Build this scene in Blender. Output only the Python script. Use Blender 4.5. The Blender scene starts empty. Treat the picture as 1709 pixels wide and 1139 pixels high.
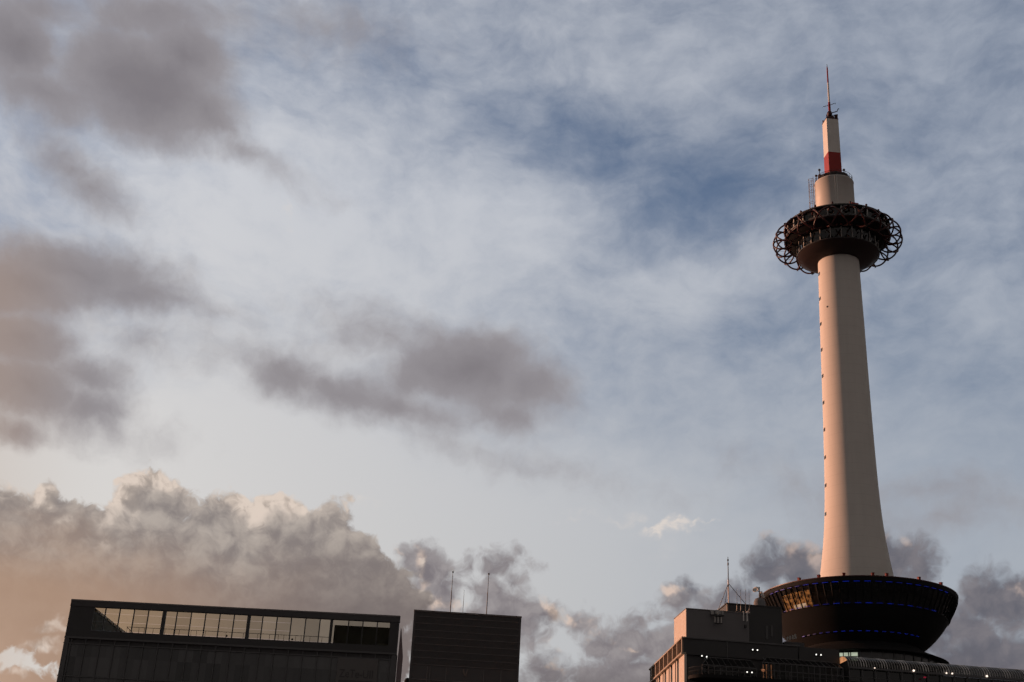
import bpy, bmesh, math, random
from math import radians, sin, cos, pi, tan, atan2, sqrt
from mathutils import Vector, Matrix

random.seed(7)
S = bpy.context.scene
COL = S.collection

# ------------------------------------------------------------------ camera
cam_data = bpy.data.cameras.new("camera")
cam = bpy.data.objects.new("camera", cam_data)
COL.objects.link(cam)
S.camera = cam
cam_data.sensor_width = 36.0
cam_data.lens = 2200.0 / 1709.0 * 36.0
cam_data.clip_start = 0.1
cam_data.clip_end = 20000.0
_p, _r = radians(24.0), radians(3.1)
_F = Vector((0, cos(_p), sin(_p)))
_U0 = Vector((0, -sin(_p), cos(_p)))
_R0 = Vector((1, 0, 0))
_R = cos(_r) * _R0 + sin(_r) * _U0
_U = -sin(_r) * _R0 + cos(_r) * _U0
_m = Matrix((_R, _U, -_F)).transposed().to_4x4()
_m.translation = Vector((0, 0, 1.7))
cam.matrix_world = _m

# ------------------------------------------------------------------ view and render settings
S.view_settings.view_transform = 'Standard'
S.view_settings.look = 'None'
S.view_settings.exposure = 0.0
S.view_settings.gamma = 1.0
S.view_settings.use_curve_mapping = False
S.cycles.use_adaptive_sampling = True
S.cycles.adaptive_threshold = 0.03
S.cycles.adaptive_min_samples = 12
S.cycles.max_bounces = 6
S.cycles.transparent_max_bounces = 16
S.cycles.caustics_reflective = False
S.cycles.caustics_refractive = False

# ------------------------------------------------------------------ sun
SUN_AZ, SUN_EL = radians(-66.0), radians(6.0)     # azimuth from +Y towards +X
sun_dir = Vector((sin(SUN_AZ) * cos(SUN_EL), cos(SUN_AZ) * cos(SUN_EL), sin(SUN_EL)))
sun_data = bpy.data.lights.new("sun", 'SUN')
sun_data.energy = 4.5
sun_data.angle = radians(0.6)
sun_data.color = (1.0, 0.50, 0.31)
sun = bpy.data.objects.new("sun", sun_data)
COL.objects.link(sun)
sun.rotation_euler = (-sun_dir).to_track_quat('-Z', 'Y').to_euler()
sun.location = (-60, 20, 80)


def lin(r, g, b):
    def f(c):
        c = c / 255.0
        return c / 12.92 if c <= 0.04045 else ((c + 0.055) / 1.055) ** 2.4
    return (f(r), f(g), f(b))


# ------------------------------------------------------------------ world: sky texture plus cloud layers
world = bpy.data.worlds.new("World")
S.world = world
world.use_nodes = True
world.cycles.sampling_method = 'MANUAL'
world.cycles.sample_map_resolution = 256
WT = world.node_tree
for n in list(WT.nodes):
    WT.nodes.remove(n)


class X:
    """one value (float or vector socket) of a shader node tree"""
    tree = WT

    def __init__(self, sock):
        self.s = sock

    @staticmethod
    def put(sock, v):
        if isinstance(v, X):
            X.tree.links.new(v.s, sock)
        else:
            sock.default_value = v

    @staticmethod
    def math(op, *a, clamp=False):
        n = X.tree.nodes.new('ShaderNodeMath')
        n.operation = op
        n.use_clamp = clamp
        for i, v in enumerate(a):
            X.put(n.inputs[i], v)
        return X(n.outputs[0])

    def __add__(self, o): return X.math('ADD', self, o)
    __radd__ = __add__
    def __sub__(self, o): return X.math('SUBTRACT', self, o)
    def __rsub__(self, o): return X.math('SUBTRACT', o, self)
    def __mul__(self, o): return X.math('MULTIPLY', self, o)
    __rmul__ = __mul__
    def __truediv__(self, o): return X.math('DIVIDE', self, o)


def vmath(op, *a, out=0):
    n = X.tree.nodes.new('ShaderNodeVectorMath')
    n.operation = op
    for i, v in enumerate(a):
        if op == 'SCALE' and i == 1:
            X.put(n.inputs['Scale'], v)
        else:
            X.put(n.inputs[i], v)
    return X(n.outputs[out])


def vec(x, y, z):
    n = X.tree.nodes.new('ShaderNodeCombineXYZ')
    for i, v in enumerate((x, y, z)):
        X.put(n.inputs[i], v)
    return X(n.outputs[0])


def split(v):
    n = X.tree.nodes.new('ShaderNodeSeparateXYZ')
    X.put(n.inputs[0], v)
    return X(n.outputs[0]), X(n.outputs[1]), X(n.outputs[2])


def step(v, a, b, lo=0.0, hi=1.0):
    n = X.tree.nodes.new('ShaderNodeMapRange')
    n.interpolation_type = 'SMOOTHSTEP'
    X.put(n.inputs[0], v)
    for i, q in enumerate((a, b, lo, hi)):
        n.inputs[i + 1].default_value = q
    return X(n.outputs[0])


def ramp(v, a, b, lo=0.0, hi=1.0):
    n = X.tree.nodes.new('ShaderNodeMapRange')
    X.put(n.inputs[0], v)
    for i, q in enumerate((a, b, lo, hi)):
        n.inputs[i + 1].default_value = q
    return X(n.outputs[0])


def noise(p, scale, detail=5.0, rough=0.55, color=False, distort=0.0, dim='2D'):
    n = X.tree.nodes.new('ShaderNodeTexNoise')
    n.noise_dimensions = dim
    X.put(n.inputs['Vector'], p)
    n.inputs['Scale'].default_value = scale
    n.inputs['Detail'].default_value = detail
    n.inputs['Roughness'].default_value = rough
    n.inputs['Distortion'].default_value = distort
    return X(n.outputs['Color' if color else 'Fac'])


def puffs(p, scale):
    """cauliflower lobes: rounded tops between soft creases, 0..1"""
    n = X.tree.nodes.new('ShaderNodeTexVoronoi')
    n.voronoi_dimensions = '2D'
    n.feature = 'SMOOTH_F1'
    X.put(n.inputs['Vector'], p)
    n.inputs['Scale'].default_value = scale
    n.inputs['Detail'].default_value = 1.0
    n.inputs['Roughness'].default_value = 0.38
    n.inputs['Lacunarity'].default_value = 2.6
    n.inputs['Smoothness'].default_value = 0.25
    big = X.math('SUBTRACT', 1.0, X(n.outputs['Distance']))
    b1 = X.math('ABSOLUTE', noise(p, scale * 2.2, 0.0) - 0.5)
    b2 = X.math('ABSOLUTE', noise(p, scale * 4.9, 0.0) - 0.5)
    b3 = X.math('ABSOLUTE', noise(p, scale * 10.5, 0.0) - 0.5)
    return big * 0.72 + b1 * 0.40 + b2 * 0.28 + b3 * 0.16


def mix(a, b, f):
    n = X.tree.nodes.new('ShaderNodeMix')
    n.data_type = 'RGBA'
    n.clamp_factor = True
    X.put(n.inputs[0], f)
    for i, v in ((6, a), (7, b)):
        if isinstance(v, X):
            X.put(n.inputs[i], v)
        else:
            n.inputs[i].default_value = (*v[:3], 1.0)
    return X(n.outputs[2])


def flat(p):
    x, y, _ = split(p)
    return vec(x, y, 1.0)


def blob(p, b):
    """scaled distance to one ellipse (u, e, ru, re, turn): 1 on its outline; p carries 1 in z"""
    c, s = cos(radians(b[4])), sin(radians(b[4]))
    g = vmath('DOT_PRODUCT', p, (c / b[2], s / b[2], -(b[0] * c + b[1] * s) / b[2]), out=1)
    h = vmath('DOT_PRODUCT', p, (-s / b[3], c / b[3], (b[0] * s - b[1] * c) / b[3]), out=1)
    return X.math('SQRT', X.math('MULTIPLY_ADD', h, h, g * g))


def union(p, blobs, k=0.25):
    out = None
    p = flat(p)
    for b in blobs:
        r = min(b[2], b[3]) * b[5]
        v = X.math('MULTIPLY_ADD', blob(p, b), -r, r)
        out = v if out is None else X.math('SMOOTH_MAX', out, v, k)
    return out


def total(p, blobs, start=0.0):
    out = start
    p = flat(p)
    for b in blobs:
        out = step(blob(p, b), 0.0, 1.0, b[5], 0.0) + out
    return out


# cloud ellipses on the sky: (u, elevation, half width, half height, turn, weight), degrees;
# u is azimuth times cos(elevation)
VEIL = [(-7.751, 25.915, 15.972, 10.249, 6.861, 0.5),
    (-0.396, 29.167, 6.226, 3.099, -11.692, 0.32),
    (-11.951, 28.871, 8.357, 4.99, 9.648, 0.3),
    (6.759, 26.242, 4.362, 2.587, -0.228, 0.34),
    (10.227, 27.706, 2.776, 2.3, 27.724, 0.36),
    (6.1, 35.902, 7.557, 2.735, 8.621, 0.22),
    (19.891, 24.253, 3.511, 2.928, 14.055, 0.32),
    (15.488, 29.838, 3.897, 2.727, 14.184, 0.12),
    (19.235, 30.104, 3.777, 7.251, -8.103, 0.06),
    (4.881, 31.642, 9.728, 4.343, -17.931, -0.24),
    (12.031, 33.352, 6.439, 5.458, -4.854, -0.16),
    (-6.057, 15.032, 22.933, 8.331, 4.705, 0.45),
    (-16.239, 17.399, 14.495, 6.374, 8.338, 0.3),
    (14.086, 20.706, 8.113, 4.029, -2.235, 0.12),
    (12.924, 36.643, 8.798, 2.898, 3.447, 0.05),
    (2.214, 33.257, 6.665, 2.793, -8.389, -0.28),
    (8.292, 30.19, 4.315, 3.318, -1.738, -0.36),
    (4.82, 28.562, 3.091, 1.808, 20.472, -0.12),
    (-4.807, 35.166, 3.321, 1.739, 16.4, -0.2),
    (-1.411, 33.714, 2.312, 1.516, 3.993, -0.2),
    (17.582, 27.417, 2.877, 1.727, -6.069, -0.12),
    (10.174, 24.389, 3.792, 1.283, 18.491, -0.1),
    (19.775, 21.837, 4.673, 2.441, -4.903, -0.12)]
DARK = [(-15.988, 32.48, 4.085, 2.623, -8.927, 1.0),
    (-13.531, 31.802, 2.133, 1.511, -23.642, 1.0),
    (-19.782, 31.296, 3.859, 1.211, 0.918, 1.0),
    (-21.17, 32.977, 2.15, 2.042, 16.448, 1.0),
    (-20.236, 34.607, 2.408, 1.016, 16.551, 0.9),
    (-15.522, 35.429, 4.21, 1.403, 7.786, 0.9),
    (-14.301, 33.819, 2.496, 1.913, 12.452, 1.0),
    (-11.757, 30.605, 2.532, 0.496, -16.024, 0.9),
    (-18.564, 28.88, 2.187, 0.811, -21.713, 0.9),
    (-17.707, 28.111, 1.515, 0.772, -27.461, 0.9),
    (-18.413, 24.669, 4.593, 1.503, 3.664, 1.0),
    (-16.338, 24.214, 3.685, 1.034, -3.471, 1.0),
    (-20.482, 23.503, 3.311, 1.673, 12.199, 1.0),
    (-14.236, 24.011, 1.994, 0.449, -0.504, 1.0),
    (-20.583, 21.305, 2.582, 1.675, 11.379, 1.0),
    (-17.687, 20.504, 2.168, 1.075, -2.114, 1.0),
    (-20.214, 19.438, 2.81, 1.583, 10.502, 1.0),
    (-17.588, 19.165, 2.161, 1.269, 9.393, 0.9),
    (-20.293, 17.607, 1.394, 0.765, 9.828, 1.0),
    (-16.549, 18.218, 1.45, 0.441, -3.297, 0.5),
    (-15.729, 22.081, 1.475, 0.495, -5.414, 0.5),
    (-9.565, 21.581, 2.168, 1.173, 1.906, 1.0),
    (-6.963, 20.969, 3.346, 1.182, -6.225, 1.0),
    (-4.353, 20.562, 3.108, 0.982, -1.271, 1.0),
    (-1.872, 22.699, 3.124, 2.132, 3.881, 1.0),
    (0.502, 22.188, 2.394, 1.457, -3.106, 1.0),
    (-2.722, 23.941, 2.342, 0.779, -7.694, 1.0),
    (-0.214, 20.979, 2.211, 0.935, -1.822, 0.9),
    (-3.91, 21.896, 1.817, 1.192, 4.669, 0.8),
    (-0.634, 19.138, 2.336, 0.259, -10.692, 0.5),
    (-11.123, 22.149, 1.52, 0.558, -7.337, 0.4),
    (-5.318, 23.85, 3.37, 1.293, -4.55, 0.4),
    (-15.63, 22.473, 1.723, 0.396, -2.337, 0.5),
    (-8.894, 36.564, 2.781, 0.967, -0.483, 0.35),
    (17.676, 17.479, 1.894, 0.294, -0.507, 0.6),
    (18.045, 16.44, 1.459, 0.486, -2.268, 0.7),
    (21.046, 16.966, 1.367, 0.478, -3.406, 0.6),
    (12.718, 17.479, 0.988, 0.351, -30.915, 0.3)]
BRIGHT = [(6.858, 16.204, 2.036, 0.559, 13.09, 1.0),
    (6.231, 15.937, 1.377, 0.559, 1.3, 0.9),
    (7.482, 16.52, 1.27, 0.229, 25.867, 0.8),
    (4.406, 16.704, 1.695, 0.562, 1.759, 0.7),
    (2.483, 16.533, 0.773, 0.461, 2.34, 0.6),
    (8.489, 16.735, 0.557, 0.152, 0.536, 0.5),
    (-10.175, 28.653, 0.357, 0.302, 8.626, 0.5),
    (6.524, 14.931, 1.524, 1.01, 61.333, 0.3),
    (-6.264, 16.158, 1.277, 0.406, 9.902, 0.5),
    (0.948, 18.704, 0.881, 0.362, 2.767, 0.35)]
GLOW = [(-19.158, 15.495, 2.564, 0.814, 8.656, 0.9),
    (-14.834, 16.605, 1.828, 1.183, 7.635, 1.1),
    (-15.946, 15.467, 1.443, 1.463, 7.65, 0.9),
    (-13.71, 16.378, 1.106, 0.743, 7.215, 0.7),
    (-11.822, 16.031, 1.243, 1.246, 6.545, 1.1),
    (-10.351, 16.446, 1.884, 0.753, 6.183, 1.0),
    (-10.9, 15.456, 1.248, 1.148, 6.145, 0.8),
    (-16.661, 14.197, 1.426, 0.676, 7.468, 0.6),
    (-18.694, 14.404, 0.793, 0.43, 8.124, 0.6),
    (-8.984, 16.742, 1.519, 0.455, 5.815, 0.7),
    (-7.172, 16.332, 1.019, 0.507, -24.805, 0.5),
    (-10.943, 13.083, 0.989, 1.724, 35.659, 0.4),
    (-5.413, 14.958, 0.408, 0.455, 4.52, 1.0),
    (-3.743, 14.905, 0.769, 0.76, 24.062, 1.1),
    (-3.306, 14.099, 0.563, 0.757, 3.888, 0.7),
    (-2.399, 13.15, 0.46, 0.853, 3.607, 1.0),
    (-1.417, 12.984, 0.869, 0.753, 3.37, 1.6),
    (1.896, 12.755, 0.868, 0.701, -27.387, 1.4),
    (1.839, 11.306, 1.015, 0.644, 2.658, 1.0),
    (1.51, 10.253, 1.011, 0.442, 2.739, 1.0),
    (7.72, 14.001, 0.706, 0.501, -18.858, 1.1),
    (5.487, 11.997, 0.707, 0.347, 1.875, 1.0),
    (4.334, 12.355, 0.609, 0.448, 2.093, 0.5),
    (3.051, 12.605, 0.458, 0.35, 2.36, 0.6),
    (11.085, 15.538, 0.995, 0.75, 0.001, 1.1),
    (11.794, 14.865, 0.889, 0.746, -0.051, 0.8),
    (12.521, 15.483, 1.034, 0.696, -0.386, 1.1),
    (13.022, 14.984, 0.735, 0.743, -0.406, 0.8),
    (16.153, 16.113, 0.718, 0.442, -1.595, 0.8),
    (21.157, 14.017, 0.541, 0.33, -2.255, 0.8),
    (18.176, 14.284, 0.56, 0.336, -1.572, 0.6),
    (-19.305, 9.068, 1.35, 0.507, 6.362, 0.8),
    (-18.725, 9.833, 1.365, 0.419, 6.519, 0.7),
    (-19.43, 8.362, 0.895, 0.458, 6.127, 0.6)]
CU_BACK = [(11.431, 14.492, 1.039, 1.242, 0.122, 1.0),
    (12.661, 14.615, 1.227, 1.138, -0.224, 1.0),
    (13.769, 13.993, 1.7, 1.472, -0.359, 1.0),
    (10.339, 13.369, 1.489, 0.743, 0.61, 1.0),
    (8.094, 13.26, 1.055, 0.548, 16.154, 1.0),
    (9.355, 12.861, 1.994, 0.693, 0.925, 1.0),
    (16.644, 14.806, 1.377, 1.337, -1.333, 1.0),
    (16.044, 15.307, 0.957, 0.929, -1.321, 1.0),
    (17.356, 14.184, 1.059, 1.207, -1.325, 1.0),
    (20.128, 13.156, 1.251, 1.179, -1.664, 1.0),
    (21.141, 12.891, 1.347, 1.357, -1.807, 1.0),
    (18.969, 12.004, 2.066, 1.061, -0.984, 1.0),
    (19.564, 14.003, 0.781, 0.523, -1.835, 1.0),
    (15.222, 13.25, 1.915, 1.455, -0.518, 1.0),
    (14.266, 11.321, 6.231, 1.682, 0.199, 1.0),
    (20.068, 10.354, 3.377, 1.618, -0.622, 1.0)]
CU_MID = [(-3.45, 14.343, 1.024, 0.909, 3.943, 1.0),
    (-2.898, 13.748, 1.023, 1.133, 3.763, 1.0),
    (-2.213, 13.036, 0.868, 0.903, 3.558, 1.0),
    (-0.1, 14.168, 1.334, 0.708, 11.08, 1.0),
    (-1.337, 14.225, 0.462, 0.657, 3.394, 1.0),
    (0.786, 14.924, 0.334, 0.406, 2.852, 1.0),
    (0.75, 13.656, 0.717, 0.655, 2.868, 1.0),
    (-0.562, 13.259, 1.33, 0.754, 3.178, 1.0),
    (1.105, 13.22, 0.358, 0.553, 42.786, 1.0),
    (-1.231, 11.594, 3.559, 1.242, 3.281, 1.0),
    (0.762, 12.45, 1.276, 1.0, 2.869, 1.0),
    (2.431, 12.229, 1.069, 0.798, 2.51, 1.0),
    (3.456, 12.072, 0.762, 0.597, 2.298, 1.0),
    (4.638, 11.002, 1.513, 0.789, 2.126, 1.0),
    (2.415, 9.805, 1.765, 0.978, 2.59, 1.0),
    (6.112, 12.165, 0.807, 0.645, 1.727, 1.0),
    (6.86, 12.435, 1.007, 0.546, 1.537, 1.0),
    (7.593, 13.199, 0.654, 0.598, 1.279, 1.0),
    (7.143, 11.33, 3.005, 1.033, 1.607, 1.0),
    (5.43, 9.927, 4.009, 1.219, 2.066, 1.0),
    (8.876, 11.988, 1.494, 1.231, 1.166, 1.0)]
CU_FRONT = [(-19.199, 13.683, 2.657, 1.899, 8.012, 1.0),
    (-17.323, 13.698, 2.592, 1.489, 7.493, 1.0),
    (-14.725, 15.38, 1.749, 1.668, 7.256, 1.0),
    (-15.649, 14.892, 1.203, 1.34, 7.389, 1.0),
    (-11.244, 15.093, 1.542, 1.741, 6.167, 1.0),
    (-9.604, 14.962, 1.757, 1.95, 5.677, 1.0),
    (-7.557, 14.651, 1.721, 2.009, 5.062, 1.0),
    (-6.229, 13.882, 1.522, 1.555, 4.609, 1.0),
    (-4.89, 12.98, 1.397, 1.375, 4.181, 1.0),
    (-4.195, 12.155, 1.014, 1.368, 3.946, 1.0),
    (-12.725, 13.639, 6.369, 1.964, 6.239, 1.0),
    (-8.432, 12.945, 3.759, 1.86, 5.019, 1.0),
    (-10.361, 12.151, 6.181, 1.472, 5.329, 1.0),
    (-13.346, 12.467, 9.219, 1.508, 6.105, 1.0),
    (-19.021, 12.156, 3.906, 1.65, 7.414, 1.0),
    (-4.718, 10.632, 1.51, 1.966, 3.913, 1.0),
    (-18.399, 9.122, 1.365, 0.695, 6.204, 1.0),
    (-12.485, 11.213, 10.196, 1.936, 5.599, 1.0),
    (-18.876, 10.99, 2.744, 0.937, 6.962, 1.0),
    (-19.329, 7.684, 4.014, 1.025, 5.861, 1.0),
    (-18.725, 9.833, 2.958, 0.93, 6.519, 1.0)]

def build_sky():
    tc = X.tree.nodes.new('ShaderNodeTexCoord')
    d = vmath('NORMALIZE', X(tc.outputs['Generated']))
    dx, dy, dz = split(d)
    e = X.math('ARCSINE', dz) * 57.29578
    u = X.math('ARCTAN2', dx, dy) * 57.29578 * X.math('SQRT', X.math('MAXIMUM', 1.0 - dz * dz, 0.0001))
    p = vec(u, e, 0.0)

    # clear sky
    st = X.tree.nodes.new('ShaderNodeTexSky')
    st.sky_type = 'NISHITA'
    st.sun_disc = False
    st.sun_elevation = SUN_EL
    st.sun_rotation = SUN_AZ
    st.altitude = 50
    st.air_density = 1.0
    st.dust_density = 1.6
    st.ozone_density = 3.0
    col = vmath('MULTIPLY', X(st.outputs[0]), (0.125, 0.132, 0.148))

    # wind-torn displacement shared by the soft layers
    w1 = vmath('SUBTRACT', noise(p, 0.16, 1.0, 0.5, color=True), (0.5, 0.5, 0.5))
    w2 = vmath('SUBTRACT', noise(p, 0.8, 3.0, 0.55, color=True), (0.5, 0.5, 0.5))
    ps = vmath('ADD', p, vmath('ADD', vmath('SCALE', w1, 3.2), vmath('SCALE', w2, 0.55)))

    pd = vmath('ADD', p, vmath('ADD', vmath('SCALE', w1, 1.3), vmath('SCALE', w2, 0.75)))
    pv = vmath('ADD', p, vmath('ADD', vmath('SCALE', w1, 1.8), vmath('SCALE', w2, 0.55)))

    # thin high cloud: milky sheet with holes, wisps and ripples, drawn out along its drift
    field = total(pv, VEIL, 0.44) + step(e, 25.0, 13.0, 0.0, 0.46)
    mp = X.tree.nodes.new('ShaderNodeMapping')
    X.put(mp.inputs['Vector'], ps)
    mp.inputs['Rotation'].default_value = (0, 0, radians(-24))
    mp.inputs['Scale'].default_value = (0.7, 1.1, 1)
    pr = X(mp.outputs[0])
    wis = noise(pr, 0.30, 7.0, 0.60)
    fine = noise(vmath('MULTIPLY', pv, (0.62, 0.95, 1.0)), 0.95, 6.0, 0.58)
    a_veil = X.math('ADD', field, ((wis - 0.5) * 0.55 + (fine - 0.5) * 0.58) * step(e, 15.0, 27.0, 0.35, 1.0))
    a_veil = step(a_veil, -0.30, 1.15, 0.12, 0.93)
    side = ramp(u, -16.0, 17.0)
    low = ramp(e, 30.0, 13.0)
    vc = mix(mix(lin(212, 213, 217), lin(182, 188, 199), side), mix(lin(222, 217, 211), lin(174, 179, 186), side), low)
    vc = mix(vc, lin(196, 172, 150), step(u, -16.0, -24.0, 0.0, 0.5) * low)
    col = mix(col, vc, a_veil)

    # small bright wisps
    fib = noise(pr, 2.2, 5.0, 0.6)
    pw = vmath('ADD', ps, vmath('SCALE', w2, 1.3))
    a_w = total(pw, BRIGHT, 0.0)
    a_w = step(a_w * (fib * 2.2 + (fine - 0.5) * 2.6), 0.0, 1.9, 0.0, 0.85)
    col = mix(col, lin(222, 212, 204), a_w)

    # low grey cloud patches, soft edged
    n3 = noise(pd, 0.60, 6.0, 0.58)
    dk = union(pd, DARK, 0.5) + (n3 - 0.5) * 0.95
    a_d = step(dk, -0.48, 0.90)
    dc = mix(lin(146, 141, 145), lin(123, 117, 121), step(dk, 0.3, 2.3))
    dc = mix(dc, lin(164, 140, 124), step(u, -17.0, -22.5, 0.0, 0.65) * step(e, 27.5, 23.0))
    col = mix(col, dc, a_d * 0.92)

    # heaped cloud: three banks, the farthest first
    lit = total(pw, GLOW, 0.0)

    def bank(col, blobs, seed, amp, edge, rim, body, foot, ang, lit):
        q = vmath('ADD', p, (seed, seed * 1.7, 0.0))
        wq = vmath('SUBTRACT', noise(q, 0.9, 2.0, 0.5, color=True), (0.5, 0.5, 0.5))
        wq = vmath('SCALE', wq, 0.65)
        q = vmath('ADD', q, wq)
        qs = vmath('ADD', q, (-0.30, 0.40, 0.0))           # a little towards the light
        h1 = puffs(q, 0.55)
        h2 = puffs(qs, 0.55)
        fr = noise(q, 3.4, 5.0, 0.6) - 0.5
        sd = union(vmath('ADD', p, wq), blobs, 0.30)
        f = sd + (h1 - 0.46) * amp + fr * (0.26 * amp)
        a = step(f, -edge * 0.5, edge)
        relief = (h1 - h2) + fr * 0.12
        shade = step(relief + (wis - 0.5) * 0.5, -0.42, 0.46)
        c = mix(body[0], body[1], shade)
        c = mix(c, mix(foot[0], foot[1], step(u, -19.0, -5.0)), step(e + wis * 3.0, ang[0], ang[1], 0.0, ang[2]))
        thin = step(f, 1.9, 0.0)
        g = step(lit * (thin * 0.9 + 0.25) * (relief * 1.3 + 1.0), 0.0, 1.25) * 0.92
        dim = tuple(v * 0.60 for v in rim)
        c = mix(c, mix(dim, rim, step(relief * 1.3 + fr * 0.5, -0.34, 0.30)), g)
        return mix(col, c, a)

    col = bank(col, CU_BACK, 11.0, 1.2, 0.62, lin(186, 168, 160), (lin(102, 102, 111), lin(126, 122, 127)),
               (lin(104, 98, 103), lin(92, 90, 98)), (13.0, 10.0, 0.9), lit)
    col = bank(col, CU_MID, 23.0, 1.25, 0.50, lin(216, 194, 180), (lin(124, 118, 122), lin(156, 150, 151)),
               (lin(122, 114, 114), lin(118, 112, 114)), (12.5, 10.0, 0.9), lit)
    col = bank(col, CU_FRONT, 37.0, 1.2, 0.24, lin(224, 208, 195), (lin(136, 128, 126), lin(178, 168, 160)),
               (lin(172, 142, 121), lin(116, 106, 104)), (17.0, 12.8, 0.9), lit + step(u, 0.0, -9.0, 0.0, 0.30) * step(e, 14.0, 16.5))

    # sunlit haze low on the left
    col = mix(col, lin(214, 180, 156), step(blob(flat(pv), (-24.0, 7.5, 6.5, 5.0, 0.0)), 1.0, 0.2, 0.0, 0.55))
    # rest of the sky, out of the frame: unseen grey overcast, toned to set the shade on the fronts, and darkness below the horizon
    out_f = step(vmath('LENGTH', vmath('SUBTRACT', p, (0.0, 22.0, 0.0)), out=1), 30.0, 48.0)
    dome = mix(lin(92, 91, 94), lin(136, 127, 121), noise(d, 3.0, 4.0, 0.55, dim='3D'))
    col = mix(col, dome, out_f)
    col = mix(col, (0.03, 0.03, 0.033), step(e, 1.0, -2.0))

    bg = X.tree.nodes.new('ShaderNodeBackground')
    X.put(bg.inputs['Color'], col)
    bg.inputs['Strength'].default_value = 1.0
    wo = X.tree.nodes.new('ShaderNodeOutputWorld')
    X.tree.links.new(bg.outputs[0], wo.inputs['Surface'])


build_sky()

# ------------------------------------------------------------------ materials
def mat(name, base, rough=0.6, metal=0.0, vary=0.12, scale=1.2, bump=0.0, spec=0.4, streak=0.0, lines=0.0, line_step=1.0):
    """painted, cast or metal surface: base colour with patchy wear, optional streaks and joint lines"""
    m = bpy.data.materials.new(name)
    m.use_nodes = True
    t = m.node_tree
    N = t.nodes
    b = N['Principled BSDF']
    b.inputs['Roughness'].default_value = rough
    b.inputs['Metallic'].default_value = metal
    b.inputs['Specular IOR Level'].default_value = spec
    X.tree = t
    tc = N.new('ShaderNodeTexCoord')
    co = X(tc.outputs['Object'])
    n1 = noise(co, scale, 6.0, 0.6, dim='3D')
    k = (n1 - 0.5) * (2.0 * vary) + 1.0
    if streak:
        mp = N.new('ShaderNodeMapping')
        X.put(mp.inputs['Vector'], co)
        mp.inputs['Scale'].default_value = (2.2, 2.2, 0.06)
        k = k + (noise(X(mp.outputs[0]), 1.0, 5.0, 0.6, dim='3D') - 0.5) * (2.0 * streak)
    if lines:
        x, y, z = split(co)
        fr = X.math('FRACT', z * (1.0 / line_step))
        k = k - step(X.math('ABSOLUTE', fr - 0.5), 0.47, 0.495) * lines
    col = vmath('SCALE', (base[0], base[1], base[2]), k)
    X.put(b.inputs['Base Color'], col)
    rr = X.math('ADD', rough, (n1 - 0.5) * 0.25, clamp=True)
    X.put(b.inputs['Roughness'], rr)
    if bump:
        bp = N.new('ShaderNodeBump')
        bp.inputs['Strength'].default_value = bump
        bp.inputs['Distance'].default_value = 0.05
        X.put(bp.inputs['Height'], noise(co, scale * 6, 4.0, 0.6, dim='3D'))
        t.links.new(bp.outputs[0], b.inputs['Normal'])
    X.tree = WT
    return m


def glow_mat(name, colour, strength, patch=0.0, scale=1.0):
    m = bpy.data.materials.new(name)
    m.use_nodes = True
    t = m.node_tree
    b = t.nodes['Principled BSDF']
    b.inputs['Base Color'].default_value = (*[c * 0.06 for c in colour], 1)
    b.inputs['Emission Color'].default_value = (*colour, 1)
    b.inputs['Emission Strength'].default_value = strength
    if patch:
        X.tree = t
        tc = t.nodes.new('ShaderNodeTexCoord')
        n = noise(X(tc.outputs['Object']), scale, 4.0, 0.65, dim='3D')
        X.put(b.inputs['Emission Strength'], step(n, 0.5 - patch * 0.13, 0.5 + patch * 0.13, strength * (1 - patch), strength))
        X.tree = WT
    return m


def pane_mat(name, tint, clear=0.0, rough=0.04, base=(0.012, 0.013, 0.014), ior=1.5):
    """window glass: a share of tinted see-through, the rest a dark mirror-like sheet"""
    m = bpy.data.materials.new(name)
    m.use_nodes = True
    t = m.node_tree
    b = t.nodes['Principled BSDF']
    b.inputs['Base Color'].default_value = (*base, 1)
    b.inputs['Roughness'].default_value = rough
    b.inputs['IOR'].default_value = ior
    if clear > 0:
        tr = t.nodes.new('ShaderNodeBsdfTransparent')
        tr.inputs[0].default_value = (*tint, 1)
        mx = t.nodes.new('ShaderNodeMixShader')
        mx.inputs[0].default_value = 1 - clear
        t.links.new(tr.outputs[0], mx.inputs[1])
        t.links.new(b.outputs[0], mx.inputs[2])
        t.links.new(mx.outputs[0], t.nodes['Material Output'].inputs[0])
    return m


M = {}
M['concrete'] = mat('white_concrete', (0.66, 0.63, 0.585), 0.75, vary=0.06, scale=0.5, bump=0.12, streak=0.07, lines=0.10, line_step=1.5)
M['drum'] = mat('white_painted_steel', (0.66, 0.63, 0.59), 0.55, vary=0.05, scale=0.6, streak=0.06, lines=0.05, line_step=2.4)
M['white'] = mat('white_paint', (0.68, 0.65, 0.61), 0.55, vary=0.07, scale=0.9, streak=0.06, lines=0.10, line_step=1.12)
M['red'] = mat('red_paint', (0.31, 0.016, 0.011), 0.5, vary=0.12, scale=1.0, streak=0.08)
M['beacon'] = mat('dull_red_paint', (0.20, 0.020, 0.014), 0.6, vary=0.15, scale=2.0)
M['redpipe'] = mat('dark_red_paint', (0.050, 0.008, 0.0078), 0.42, vary=0.2, scale=2.0)
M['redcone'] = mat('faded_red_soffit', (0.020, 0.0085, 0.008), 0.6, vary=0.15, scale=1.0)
M['dark'] = mat('dark_steel', (0.038, 0.038, 0.039), 0.5, vary=0.2, scale=1.0)
M['darkwall'] = mat('dark_cladding', (0.064, 0.063, 0.065), 0.65, vary=0.14, scale=0.6, streak=0.12)
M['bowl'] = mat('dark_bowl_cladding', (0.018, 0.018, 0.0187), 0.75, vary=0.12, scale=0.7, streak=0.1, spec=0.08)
M['post'] = mat('pale_post_paint', (0.34, 0.33, 0.31), 0.5, vary=0.1, scale=3.0)
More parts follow.
